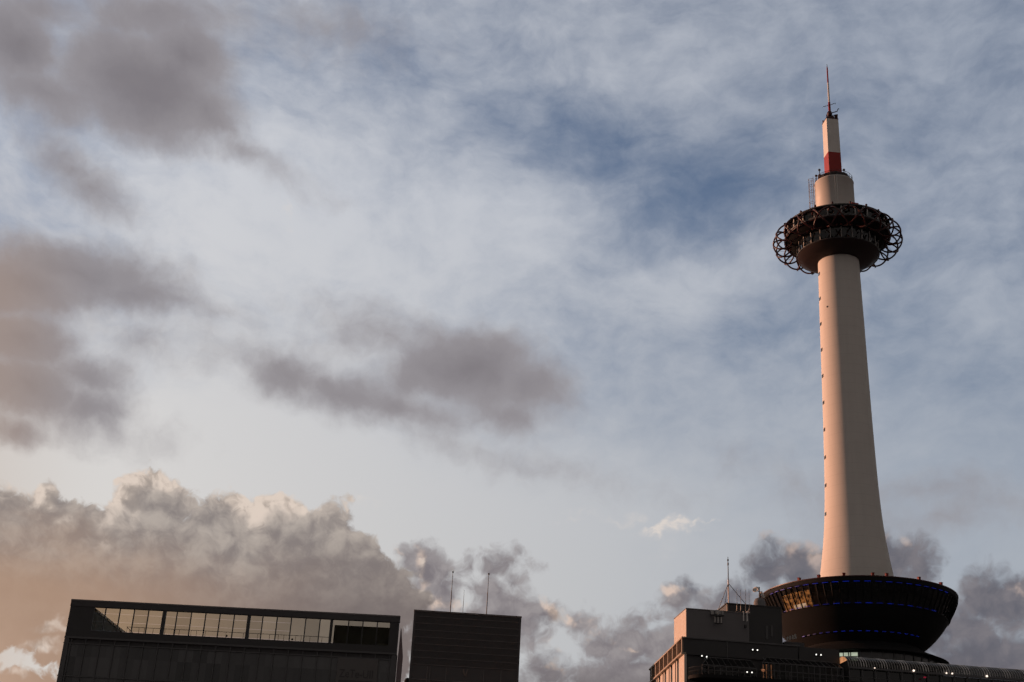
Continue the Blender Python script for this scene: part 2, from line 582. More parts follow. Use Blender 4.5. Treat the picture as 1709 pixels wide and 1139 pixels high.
M['mull'] = mat('grey_mullion_metal', (0.088, 0.088, 0.09), 0.45, vary=0.1, scale=2.0)
M['rail'] = mat('dark_rail_metal', (0.045, 0.042, 0.040), 0.4, vary=0.15, scale=4.0)
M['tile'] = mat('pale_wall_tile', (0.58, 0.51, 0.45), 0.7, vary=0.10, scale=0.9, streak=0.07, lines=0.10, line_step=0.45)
M['pent'] = mat('grey_panel_wall', (0.155, 0.150, 0.153), 0.7, vary=0.07, scale=0.7, streak=0.06, lines=0.08, line_step=0.8)
M['brown'] = mat('brown_parapet_panel', (0.16, 0.115, 0.080), 0.6, vary=0.14, scale=1.5, streak=0.12)
M['trim'] = mat('tan_trim', (0.36, 0.28, 0.21), 0.55, vary=0.1, scale=2.0)
M['galv'] = mat('galvanised_steel', (0.30, 0.29, 0.29), 0.45, metal=0.3, vary=0.15, scale=3.0)
M['pole'] = mat('weathered_pole_paint', (0.05, 0.046, 0.045), 0.5, vary=0.15, scale=4.0)
M['slate'] = mat('dark_louvre_metal', (0.068, 0.066, 0.068), 0.55, vary=0.10, scale=0.8, streak=0.08)
M['band'] = mat('louvre_edge_metal', (0.15, 0.138, 0.138), 0.5, vary=0.10, scale=0.8)
M['fin'] = mat('mauve_grey_panel', (0.17, 0.135, 0.14), 0.7, vary=0.08, scale=1.0)
M['board'] = mat('billboard_paint', (0.115, 0.110, 0.108), 0.7, vary=0.08, scale=0.8)
M['ink'] = mat('billboard_lettering', (0.062, 0.060, 0.061), 0.7, vary=0.1, scale=2.0)
M['emblem'] = mat('brown_emblem_paint', (0.16, 0.125, 0.11), 0.6, vary=0.1, scale=4.0)
M['asphalt'] = mat('plaza_paving', (0.14, 0.14, 0.14), 0.9, vary=0.2, scale=0.3, bump=0.3)
M['roof'] = mat('roof_membrane', (0.12, 0.118, 0.115), 0.85, vary=0.2, scale=0.6)
M['led'] = glow_mat('blue_light', (0.0, 0.045, 1.0), 0.5)
_t = M['led'].node_tree
_oi = _t.nodes.new('ShaderNodeObjectInfo')
_mr = _t.nodes.new('ShaderNodeMapRange')
_mr.inputs[3].default_value = 0.03
_mr.inputs[4].default_value = 0.22
_t.links.new(_oi.outputs['Random'], _mr.inputs[0])
_t.links.new(_mr.outputs[0], _t.nodes['Principled BSDF'].inputs['Emission Strength'])
M['lamp'] = glow_mat('white_lamp', (1.0, 0.97, 0.90), 1.7)
M['bead'] = glow_mat('warm_lamp', (1.0, 0.80, 0.66), 1.6)
M['redlamp'] = glow_mat('red_lamp', (0.55, 0.02, 0.06), 0.35)
M['room'] = glow_mat('orange_window_glow', (1.0, 0.37, 0.10), 0.62, patch=0.98, scale=2.2)  # added glow behind the bowl glass, not a lamp
M['glowbright'] = glow_mat('bright_window_glow', (1.0, 0.66, 0.45), 1.1, patch=0.5, scale=2.0)  # brighter added glow for the lower part of the same panes
M['litpane'] = glow_mat('lit_window', (0.42, 0.47, 0.36), 1.0, patch=0.2, scale=1.0)
M['archend'] = glow_mat('sun_glow_arch_glass', (0.62, 0.27, 0.12), 0.95, patch=0.25, scale=0.8)  # emission put in for sunlight on the canopy end
M['porchlight'] = glow_mat('warm_wall_light', (0.75, 0.30, 0.14), 0.5, patch=0.5, scale=2.5)
M['glass'] = pane_mat('dark_window_glass', (1, 1, 1), 0.0)
M['bowlglass'] = pane_mat('restaurant_glass', (0.62, 0.60, 0.56), 0.62, base=(0.05, 0.05, 0.052))
M['tint'] = pane_mat('olive_tinted_glass', (0.91, 0.905, 0.83), 0.94)
_t = M['tint'].node_tree
_oi = _t.nodes.new('ShaderNodeObjectInfo')
_sc = _t.nodes.new('ShaderNodeVectorMath')
_sc.operation = 'SCALE'
_sc.inputs[0].default_value = (0.91, 0.905, 0.83)
_mr = _t.nodes.new('ShaderNodeMapRange')
_mr.inputs[3].default_value = 0.90
_mr.inputs[4].default_value = 1.05
_t.links.new(_oi.outputs['Random'], _mr.inputs[0])
_t.links.new(_mr.outputs[0], _sc.inputs['Scale'])
for _n in _t.nodes:
    if _n.type == 'BSDF_TRANSPARENT':
        _t.links.new(_sc.outputs[0], _n.inputs[0])
M['glassh'] = pane_mat('glasshouse_glass', (0.55, 0.55, 0.52), 0.60)
def cells(m, sx, sz, lo, hi):
    """each glass panel of a facade a little lighter or darker than the next"""
    t = m.node_tree
    X.tree = t
    tc = t.nodes.new('ShaderNodeTexCoord')
    x, y, z = split(X(tc.outputs['Object']))
    wn = t.nodes.new('ShaderNodeTexWhiteNoise')
    wn.noise_dimensions = '2D'
    X.put(wn.inputs['Vector'], vec(X.math('FLOOR', x * (1 / sx)), X.math('FLOOR', z * (1 / sz)), 0.0))
    b = t.nodes['Principled BSDF']
    v = X(wn.outputs['Value'])
    X.put(b.inputs['Base Color'], vmath('SCALE', (1.0, 1.02, 1.03), ramp(v, 0.0, 1.0, lo, hi)))
    X.tree = WT


M['curtain'] = pane_mat('curtain_wall_glass', (1, 1, 1), 0.0, rough=0.12, base=(0.085, 0.087, 0.088))


cells(M['curtain'], 1.22, 2.9, 0.04, 0.09)


# ------------------------------------------------------------------ mesh helpers
class MB:
    """collects shapes in one bmesh; build() links them as ONE mesh object"""

    def __init__(self):
        self.bm = bmesh.new()

    def box(self, x0, x1, y0, y1, z0, z1, bevel=0.0, rot=None, pivot=None):
        r = bmesh.ops.create_cube(self.bm, size=1.0)
        vs = r['verts']
        for v in vs:
            v.co = Vector(((x0 + x1) / 2 + v.co.x * (x1 - x0), (y0 + y1) / 2 + v.co.y * (y1 - y0), (z0 + z1) / 2 + v.co.z * (z1 - z0)))
        if rot is not None:
            bmesh.ops.rotate(self.bm, verts=vs, cent=pivot or (0, 0, 0), matrix=rot)
        if bevel:
            es = list({e for v in vs for e in v.link_edges})
            bmesh.ops.bevel(self.bm, geom=es, offset=bevel, segments=1, affect='EDGES')
        return self

    def prism(self, pts, z0, z1):
        """closed polygon (counter-clockwise seen from above) raised from z0 to z1"""
        n = len(pts)
        lo = [self.bm.verts.new((x, y, z0)) for x, y in pts]
        hi = [self.bm.verts.new((x, y, z1)) for x, y in pts]
        self.bm.faces.new(list(reversed(lo)))
        self.bm.faces.new(hi)
        for i in range(n):
            j = (i + 1) % n
            self.bm.faces.new((lo[i], lo[j], hi[j], hi[i]))
        return self

    def tube(self, pts, r, seg=8, cap=True, r1=None):
        """round bar along a list of points; radius r to r1"""
        P = [Vector(q) for q in pts]
        n = len(P)
        rings = []
        for i, q in enumerate(P):
            t = (P[min(i + 1, n - 1)] - P[max(i - 1, 0)]).normalized()
            a = Vector((0, 0, 1)) if abs(t.z) < 0.9 else Vector((1, 0, 0))
            s = t.cross(a).normalized()
            w = t.cross(s).normalized()
            rr = r if r1 is None else r + (r1 - r) * i / (n - 1)
            rings.append([self.bm.verts.new(q + (s * cos(2 * pi * k / seg) + w * sin(2 * pi * k / seg)) * rr) for k in range(seg)])
        for i in range(n - 1):
            for k in range(seg):
                j = (k + 1) % seg
                self.bm.faces.new((rings[i][k], rings[i][j], rings[i + 1][j], rings[i + 1][k]))
        if cap:
            self.bm.faces.new(list(reversed(rings[0])))
            self.bm.faces.new(rings[-1])
        return self

    def lathe(self, prof, seg=96, a0=0.0, a1=2 * pi, smooth=True):
        """profile of (radius, z) turned about the z axis"""
        full = abs(a1 - a0 - 2 * pi) < 1e-6
        m = seg if full else seg + 1
        rings = []
        for r, z in prof:
            if r < 1e-6:
                rings.append([self.bm.verts.new((0, 0, z))])
            else:
                rings.append([self.bm.verts.new((r * cos(a0 + (a1 - a0) * k / seg), r * sin(a0 + (a1 - a0) * k / seg), z)) for k in range(m)])
        for i in range(len(rings) - 1):
            A, B = rings[i], rings[i + 1]
            for k in range(seg):
                j = (k + 1) % m
                if len(A) == 1 and len(B) == 1:
                    continue
                if len(A) == 1:
                    f = self.bm.faces.new((A[0], B[j], B[k]))
                elif len(B) == 1:
                    f = self.bm.faces.new((A[k], A[j], B[0]))
                else:
                    f = self.bm.faces.new((A[k], A[j], B[j], B[k]))
                f.smooth = smooth
        return self

    def ball(self, c, r, squash=(1, 1, 1), seg=14):
        v = bmesh.ops.create_uvsphere(self.bm, u_segments=seg, v_segments=max(6, seg // 2), radius=r)['verts']
        for q in v:
            q.co = Vector((q.co.x * squash[0] + c[0], q.co.y * squash[1] + c[1], q.co.z * squash[2] + c[2]))
        return self

    def poly(self, pts):
        self.bm.faces.new([self.bm.verts.new(q) for q in pts])
        return self

    def build(self, name, m, parent=None, label=None, fix=True):
        if fix:
            bmesh.ops.recalc_face_normals(self.bm, faces=self.bm.faces[:])
        me = bpy.data.meshes.new(name)
        self.bm.to_mesh(me)
        self.bm.free()
        me.materials.append(m)
        o = bpy.data.objects.new(name, me)
        COL.objects.link(o)
        if parent is not None:
            o.parent = parent
        if label:
            o['label'] = label
        return o


def thing(name, label, cat, loc=(0, 0, 0), rz=0.0, group=None):
    o = bpy.data.objects.new(name, None)
    o.empty_display_size = 0.5
    COL.objects.link(o)
    o.location = loc
    o.rotation_euler = (0, 0, rz)
    o['label'] = label
    o['category'] = cat
    if group:
        o['group'] = group
    return o


def tag(o, label, cat, group=None):
    o['label'] = label
    o['category'] = cat
    if group:
        o['group'] = group
    return o


def again(o, rz, parent, name=None):
    """another instance of a part, turned about its thing's axis; shares the mesh"""
    c = o.copy()
    COL.objects.link(c)
    c.parent = parent
    c.rotation_euler = (0, 0, rz)
    return c


def copy_tree(o, loc, rz, label):
    r = o.copy()
    COL.objects.link(r)
    r.location = loc
    r.rotation_euler = (0, 0, rz)
    r['label'] = label
    for ch in list(o.children):
        c = ch.copy()
        COL.objects.link(c)
        c.parent = r
        for g in list(ch.children):
            q = g.copy()
            COL.objects.link(q)
            q.parent = c
    return r


# ------------------------------------------------------------------ ground
g = MB()
g.poly([(-6000, -6000, 0), (6000, -6000, 0), (6000, 6000, 0), (-6000, 6000, 0)])
ground = g.build('ground', M['asphalt'], fix=False)
ground['kind'] = 'structure'

TX, TY, TR = 48.26, 174.81, radians(6.0)          # tower axis and the turn of its block
CAMA = atan2(-TY, -TX) - TR                        # direction to the viewer in the block's own frame

# ------------------------------------------------------------------ tower
def smooth_profile(pts, n=6):
    """Catmull-Rom through (r, z)"""
    out = []
    for i in range(len(pts) - 1):
        p0, p1, p2, p3 = pts[max(i - 1, 0)], pts[i], pts[i + 1], pts[min(i + 2, len(pts) - 1)]
        for k in range(n):
            t = k / n
            out.append(tuple(0.5 * (2 * b + (c - a) * t + (2 * a - 5 * b + 4 * c - d) * t * t + (3 * b - a - 3 * c + d) * t ** 3)
                             for a, b, c, d in zip(p0, p1, p2, p3)))
    out.append(pts[-1])
    return out


def build_tower():
    Z = -31.0
    tw = thing('observation_tower', 'tall white tower with a ringed observation deck and red and white mast', 'tower', (TX, TY, 31.0), TR)

    # flared shaft
    prof = smooth_profile([(5.25, 43.5 + Z), (5.02, 45.8 + Z), (4.80, 47.7 + Z), (4.52, 49.6 + Z), (4.18, 52.2 + Z), (3.90, 55.2 + Z), (3.72, 58.2 + Z),
                           (3.60, 61.3 + Z), (3.49, 65.5 + Z), (3.39, 70.2 + Z), (3.28, 77.0 + Z), (3.18, 84.3 + Z), (3.01, 94.6 + Z), (3.0, 96.6 + Z)])
    MB().lathe(prof, 128).build('shaft', M['concrete'], tw, fix=False)

    def radius_at(z):
        for (ra, za), (rb, zb) in zip(prof, prof[1:]):
            if za <= z <= zb:
                return ra + (rb - ra) * (z - za) / (zb - za)
        return 3.0
    for k in range(10):
        z = 93.1 + Z - k * 4.13
        r = radius_at(z)
        ang = CAMA - radians(71)
        w = MB()
        w.box(r - 0.10, r + 0.05, -0.30, 0.30, z - 0.24, z + 0.24, 0.02)
        fr = w.build('shaft_window', M['dark'], tw)
        fr.rotation_euler = (0, 0, ang)
        pn = MB()
        pn.box(r + 0.02, r + 0.055, -0.22, 0.22, z - 0.17, z + 0.17)
        pn.build('pane', M['glass'], fr)
    z = 86.9 + Z
    v = MB()
    v.box(radius_at(z) - 0.1, radius_at(z) + 0.06, -0.12, 0.12, z - 0.12, z + 0.12, 0.02)
    o = v.build('vent', M['dark'], tw)
    o.rotation_euler = (0, 0, CAMA - radians(38))

    # observation deck
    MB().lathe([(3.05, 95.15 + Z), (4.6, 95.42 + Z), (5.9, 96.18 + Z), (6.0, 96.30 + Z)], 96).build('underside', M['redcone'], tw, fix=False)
    MB().lathe([(5.6, 96.27 + Z), (6.08, 96.27 + Z), (6.08, 96.40 + Z), (5.6, 96.40 + Z)], 96, smooth=False).build('window_sill', M['dark'], tw)
    MB().lathe([(5.86, 96.40 + Z), (5.92, 98.15 + Z)], 48, smooth=False).build('lower_window_band', M['glass'], tw, fix=False)
    q = MB()
    q.box(5.90, 6.04, -0.075, 0.075, 96.40 + Z, 98.15 + Z)
    first = q.build('window_post', M['post'], tw)
    for k in range(1, 24):
        again(first, 2 * pi * k / 24, tw)
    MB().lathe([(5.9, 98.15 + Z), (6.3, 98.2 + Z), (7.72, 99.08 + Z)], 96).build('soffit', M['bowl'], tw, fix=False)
    MB().lathe([(7.55, 99.06 + Z), (7.86, 99.06 + Z), (7.86, 99.30 + Z), (7.55, 99.30 + Z)], 96, smooth=False).build('gallery_floor_rim', M['mull'], tw)
    MB().lathe([(7.38, 99.30 + Z), (7.38, 100.72 + Z)], 48, smooth=False).build('upper_window_band', M['glass'], tw, fix=False)
    q = MB()
    q.box(7.48, 7.66, -0.10, 0.10, 99.30 + Z, 100.75 + Z)
    first = q.build('gallery_post', M['post'], tw)
    for k in range(1, 24):
        again(first, 2 * pi * k / 24, tw)
    MB().lathe([(7.74, 100.75 + Z), (7.86, 100.78 + Z), (7.86, 100.98 + Z), (6.6, 101.25 + Z), (2.5, 101.9 + Z)], 96, smooth=False).build('gallery_roof', M['dark'], tw, fix=False)

    # ring of interlaced tubes round the deck
    R, A, zc = 8.06, 1.40, 98.78 + Z
    ring = MB().lathe([(7.60, 98.96 + Z), (7.70, 98.90 + Z), (7.80, 98.96 + Z), (7.70, 99.02 + Z), (7.60, 98.96 + Z)], 72).build('tube_ring', M['redpipe'], tw)

    def helix(sgn):
        pts = []
        for i in range(33):
            t = i / 32
            psi = radians(150 - 300 * t)
            th = sgn * radians(15.5) * (t * 2 - 1)
            rr = R + A * cos(psi)
            pts.append((rr * cos(th), rr * sin(th), zc + A * sin(psi)))
        return MB().tube(pts, 0.125, 6)
    for sgn in (1, -1):
        first = helix(sgn).build('ring_tube', M['redpipe'], ring)
        for f in first.data.polygons:
            f.use_smooth = True
        for k in range(1, 20):
            again(first, 2 * pi * k / 20, ring)
    first = MB().tube([(7.8, 0.0, 99.15 + Z), (9.35, 1.3, 98.75 + Z)], 0.02, 4).build('stay_rod', M['rail'], ring)
    for k in range(1, 18):
        again(first, 2 * pi * k / 18, ring)
    q = MB()
    q.box(7.2, 7.5, -0.13, 0.13, 101.0 + Z, 101.42 + Z, 0.04)
    q.ball((7.35, 0, 101.5 + Z), 0.16)
    first = q.build('warning_light', M['redpipe'], tw)
    for k in range(1, 18):
        again(first, 2 * pi * k / 18 + 0.1, tw)
    MB().box(6.6, 7.3, -0.9, 0.2, 101.1 + Z, 101.55 + Z, 0.05).build('rooftop_unit', M['red'], tw).rotation_euler = (0, 0, CAMA + radians(26))

    # drum over the deck, its ladder and the clutter on its top
    MB().lathe([(2.95, 101.6 + Z), (2.93, 108.7 + Z), (2.98, 108.72 + Z), (2.98, 108.84 + Z), (2.2, 108.86 + Z), (0, 108.9 + Z)], 96, smooth=True).build('drum', M['drum'], tw, fix=False)
    for da in (-3.0, 3.5):
        q = MB().tube([(2.95, 0, 101.7 + Z), (2.95, 0, 108.7 + Z)], 0.05, 6).build('drain_pipe', M['drum'], tw)
        q.rotation_euler = (0, 0, CAMA + radians(6 + da))
    lad = MB()
    for y in (-0.24, 0.24):
        lad.tube([(3.12, y, 101.5 + Z), (3.12, y, 110.2 + Z)], 0.03, 5)
    for i in range(26):
        lad.tube([(3.12, -0.24, 101.7 + Z + i * 0.32), (3.12, 0.24, 101.7 + Z + i * 0.32)], 0.02, 4)
    for i in range(8):
        z = 102.6 + Z + i * 1.02
        lad.tube([(3.12 + 0.72 * sin(pi * t / 10) ** 0.8, -0.36 * cos(pi * t / 10), z) for t in range(11)], 0.028, 4)
        lad.tube([(2.9, 0, z), (3.12, 0, z)], 0.028, 4)
    for t in (1, 3, 5, 7, 9):
        x, y = 3.12 + 0.72 * sin(pi * t / 10) ** 0.8, -0.36 * cos(pi * t / 10)
        lad.tube([(x, y, 102.6 + Z), (x, y, 109.9 + Z)], 0.022, 4)
    lad.build('caged_ladder', M['galv'], tw).rotation_euler = (0, 0, CAMA - radians(82))
    rl = MB()
    for z in (109.3, 109.75):
        rl.tube([(2.8 * cos(2 * pi * i / 40), 2.8 * sin(2 * pi * i / 40), z + Z) for i in range(41)], 0.035, 4)
    for i in range(20):
        a = 2 * pi * i / 20
        rl.tube([(2.8 * cos(a), 2.8 * sin(a), 108.84 + Z), (2.8 * cos(a), 2.8 * sin(a), 109.75 + Z)], 0.03, 4)
    rl.build('drum_railing', M['redpipe'], tw)
    eq = MB()
    for a, r, w, h in ((-62, 2.3, 0.5, 1.3), (-35, 2.45, 0.9, 0.75), (-18, 2.4, 1.0, 0.8), (2, 2.4, 1.2, 0.82), (22, 2.4, 1.1, 0.78), (44, 2.35, 1.0, 0.85), (62, 2.3, 0.8, 0.7), (80, 2.3, 0.7, 0.6)):
        t = CAMA + radians(a)
        eq.box(r - 0.25, r + 0.25, -w / 2, w / 2, 108.84 + Z, 108.84 + h + Z, 0.06, Matrix.Rotation(t, 3, 'Z'))
    for a, r, h in ((-70, 2.75, 1.3), (-55, 2.5, 2.0), (40, 2.5, 1.35)):
        t = CAMA + radians(a)
        eq.tube([(r * cos(t), r * sin(t), 108.8 + Z), (r * cos(t), r * sin(t), 108.8 + h + Z)], 0.06, 6)
        eq.ball((r * cos(t), r * sin(t), 108.8 + h + Z), 0.2)
    eq.build('drum_equipment', M['dark'], tw)
    w = MB()
    w.poly([(1.0, -0.4, 109.0 + Z), (2.2, -0.4, 109.0 + Z), (1.0, -0.4, 111.3 + Z)])
    w.poly([(1.0, 0.4, 109.0 + Z), (2.2, 0.4, 109.0 + Z), (1.0, 0.4, 111.3 + Z)])
    w.poly([(2.2, -0.4, 109.0 + Z), (2.2, 0.4, 109.0 + Z), (1.0, 0.4, 111.3 + Z), (1.0, -0.4, 111.3 + Z)])
    w.build('stair_housing', M['redpipe'], tw)

    # square section: red below, white above
    h0, h1 = 1.02, 0.955
    def block(z0, z1):
        b = MB()
        def s(z): return h0 + (h1 - h0) * (z - 109.0) / (120.3 - 109.0)
        a, c = s(z0), s(z1)
        lo = [(-a, -a), (a, -a), (a, a), (-a, a)]
        hi = [(-c, -c), (c, -c), (c, c), (-c, c)]
        vl = [b.bm.verts.new((x, y, z0 + Z)) for x, y in lo]
        vh = [b.bm.verts.new((x, y, z1 + Z)) for x, y in hi]
        b.bm.faces.new(vl[::-1]); b.bm.faces.new(vh)
        for i in range(4):
            j = (i + 1) % 4
            b.bm.faces.new((vl[i], vl[j], vh[j], vh[i]))
        return b
    block(108.86, 114.10).build('red_mast_section', M['red'], tw)
    block(114.10, 120.25).build('white_mast_section', M['white'], tw)
    c = MB()
    c.box(-1.0, 1.0, -1.0, 1.0, 120.25 + Z, 120.40 + Z, 0.03)
    c.build('mast_cap', M['redpipe'], tw)
    q = MB()
    for x, y, h in ((-0.85, -0.85, 0.55), (0.85, -0.85, 0.75), (-0.85, 0.85, 0.6), (0.85, 0.85, 0.6), (0.3, -0.85, 0.4)):
        q.tube([(x, y, 120.4 + Z), (x, y, 120.4 + h + Z)], 0.09, 6)
    q.box(-0.45, 0.38, -0.4, 0.35, 120.4 + Z, 121.35 + Z, 0.08)
    q.ball((-0.15, -0.3, 121.6 + Z), 0.42, (1, 1, 1.2))
    q.ball((0.25, 0.0, 121.2 + Z), 0.34)
    q.box(-0.75, -0.5, -0.6, -0.2, 120.4 + Z, 120.85 + Z, 0.05)
    q.box(0.55, 0.9, -0.75, -0.45, 120.4 + Z, 121.15 + Z, 0.05)
    q.box(0.45, 1.1, -0.72, -0.50, 121.12 + Z, 121.34 + Z, 0.05, Matrix.Rotation(radians(-16), 3, 'Y'), (0.7, -0.6, 121.2 + Z))
    q.tube([(0.1, -0.3, 121.75 + Z), (1.0, -0.6, 122.0 + Z), (1.12, -0.62, 122.4 + Z), (1.3, -0.65, 122.5 + Z)], 0.075, 6)
    q.tube([(0.2, -0.4, 121.25 + Z), (0.8, -0.6, 121.3 + Z)], 0.05, 5)
    q.build('mast_equipment', M['redpipe'], tw)
    MB().tube([(0, 0, 120.4 + Z), (0, 0, 123.9 + Z)], 0.20, 10, r1=0.18).build('antenna_base', M['red'], tw)
    MB().tube([(0, 0, 123.9 + Z), (0, 0, 127.7 + Z)], 0.145, 10, r1=0.135).build('antenna_middle', M['white'], tw)
    MB().tube([(0, 0, 127.7 + Z), (0, 0, 130.7 + Z)], 0.125, 10, r1=0.10).build('antenna_tip', M['red'], tw)
    MB().tube([(0, 0, 130.7 + Z), (0, 0, 131.25 + Z)], 0.04, 6).build('lightning_rod', M['pole'], tw)
    b = MB()
    b.tube([(-1.05, -0.1, 122.9 + Z), (0.95, -0.3, 123.75 + Z)], 0.035, 5)
    for k in range(7):
        t = k / 6
        x, z = -1.05 + 2.0 * t, 122.9 + 0.85 * t + Z
        b.tube([(x, -0.35, z), (x, 0.15, z)], 0.018, 4)
    b.build('antenna_crossbar', M['pole'], tw)

    # dark bowl at the foot
    lower = smooth_profile([(11.42, 41.15 + Z), (10.42, 39.75 + Z), (9.0, 38.25 + Z), (7.75, 37.30 + Z)], 6)
    MB().lathe(lower, 128).build('bowl_shell', M['bowl'], tw, fix=False)
    MB().lathe([(12.62, 43.62 + Z), (12.78, 43.82 + Z), (12.82, 44.28 + Z), (12.65, 44.36 + Z), (12.1, 44.38 + Z), (0, 44.5 + Z)], 128, smooth=False).build('bowl_rim', M['bowl'], tw, fix=False)
    MB().lathe([(12.80, 44.26 + Z), (12.86, 44.28 + Z), (12.86, 44.40 + Z), (12.76, 44.42 + Z), (12.70, 44.36 + Z)], 128, smooth=False).build('rim_trim', M['redpipe'], tw, fix=False)
    glass = MB().lathe([(11.40, 41.18 + Z), (12.05, 42.45 + Z), (12.60, 43.62 + Z)], 80, smooth=False).build('restaurant_window_band', M['bowlglass'], tw, fix=False)
    m0 = MB().tube([(11.46, 0, 41.15 + Z), (12.11, 0, 42.45 + Z), (12.67, 0, 43.67 + Z)], 0.11, 4).build('window_mullion', M['bowl'], glass)
    for k in range(1, 80):
        again(m0, 2 * pi * k / 80, glass)
    # inside: floor, ceiling, core and glow sheets added for orange light in the panes
    MB().lathe([(11.3, 41.2 + Z), (5.0, 41.2 + Z)], 64).build('restaurant_floor', M['roof'], tw, fix=False)
    MB().lathe([(12.5, 43.58 + Z), (5.0, 43.58 + Z)], 64).build('restaurant_ceiling', M['darkwall'], tw, fix=False)
    MB().lathe([(9.2, 41.2 + Z), (9.2, 43.58 + Z)], 64).build('restaurant_core_wall', M['darkwall'], tw, fix=False)
    a0 = CAMA - radians(58)
    MB().lathe([(10.7, 41.22 + Z), (11.35, 43.0 + Z), (11.5, 43.35 + Z)], 24, a0, CAMA - radians(31.5)).build('window_glow_sheet', M['room'], tw, fix=False)  # added sheet; M['room'] is only the orange glow in the panes
    MB().lathe([(10.86, 41.35 + Z), (11.08, 41.85 + Z)], 12, CAMA - radians(47), CAMA - radians(36)).build('bright_glow_strip', M['glowbright'], tw, fix=False)  # added strip of stronger glow low in the panes

    # three rows of blue light dashes
    for rr, zz, n, w, span in ((12.70, 43.70, 60, 0.40, 66), (11.55, 41.22, 54, 0.40, 56), (9.10, 38.22, 56, 0.25, 52)):
        q = MB()
        q.box(rr - 0.05, rr + 0.03, -w, w, zz - 0.032 + Z, zz + 0.032 + Z, 0.012)
        d = q.build('blue_light', M['led'], tw)
        d.rotation_euler = (0, 0, CAMA)
        stepa = 360.0 / n
        k = 1
        while k * stepa < span:
            for sg in (1, -1):
                again(d, CAMA + sg * radians(k * stepa), tw)
            k += 1
    # red beacon boxes along the rim
    q = MB()
    q.box(12.35, 12.7, -0.17, 0.17, 44.38 + Z, 44.74 + Z, 0.03)
    q.box(12.3, 12.75, -0.20, 0.20, 44.73 + Z, 44.80 + Z, 0.02)
    bx = q.build('rim_beacon', M['beacon'], tw)
    angs = (-35.0, -21.8, -7.0, 9.2, 17.2, 37.5, 56.0)
    bx.rotation_euler = (0, 0, CAMA + radians(angs[0]))
    for a in angs[1:]:
        again(bx, CAMA + radians(a), tw)

    # skirt roof and clerestory under the bowl
    MB().lathe([(7.7, 37.32 + Z), (7.9, 37.1 + Z), (8.05, 36.90 + Z), (11.05, 35.62 + Z), (11.05, 35.55 + Z), (9.9, 35.55 + Z)], 96, smooth=False).build('skirt_roof', M['bowl'], tw, fix=False)
    MB().lathe([(10.0, 35.66 + Z), (10.0, 31.0 + Z)], 64, smooth=False).build('clerestory_wall', M['dark'], tw, fix=False)
    MB().lathe([(10.03, 35.5 + Z), (10.03, 33.2 + Z)], 72, smooth=False).build('clerestory_window_band', M['curtain'], tw, fix=False)
    cm = MB().box(9.98, 10.12, -0.06, 0.06, 33.1 + Z, 35.6 + Z).build('clerestory_mullion', M['mull'], tw)
    for k in range(1, 45):
        again(cm, 2 * pi * k / 45, tw)
    for i in range(3):
        a0 = CAMA + radians(-17.2 + i * 5.2)
        for z0, z1 in ((34.88, 35.32), (34.26, 34.76)):
            if i == 1 and z0 < 34.5:
                continue
            MB().lathe([(10.06, z0 + Z), (10.06, z1 + Z)], 3, a0, a0 + radians(4.5)).build('lit_pane', M['litpane'], tw, fix=False)
    return tw


tower = build_tower()

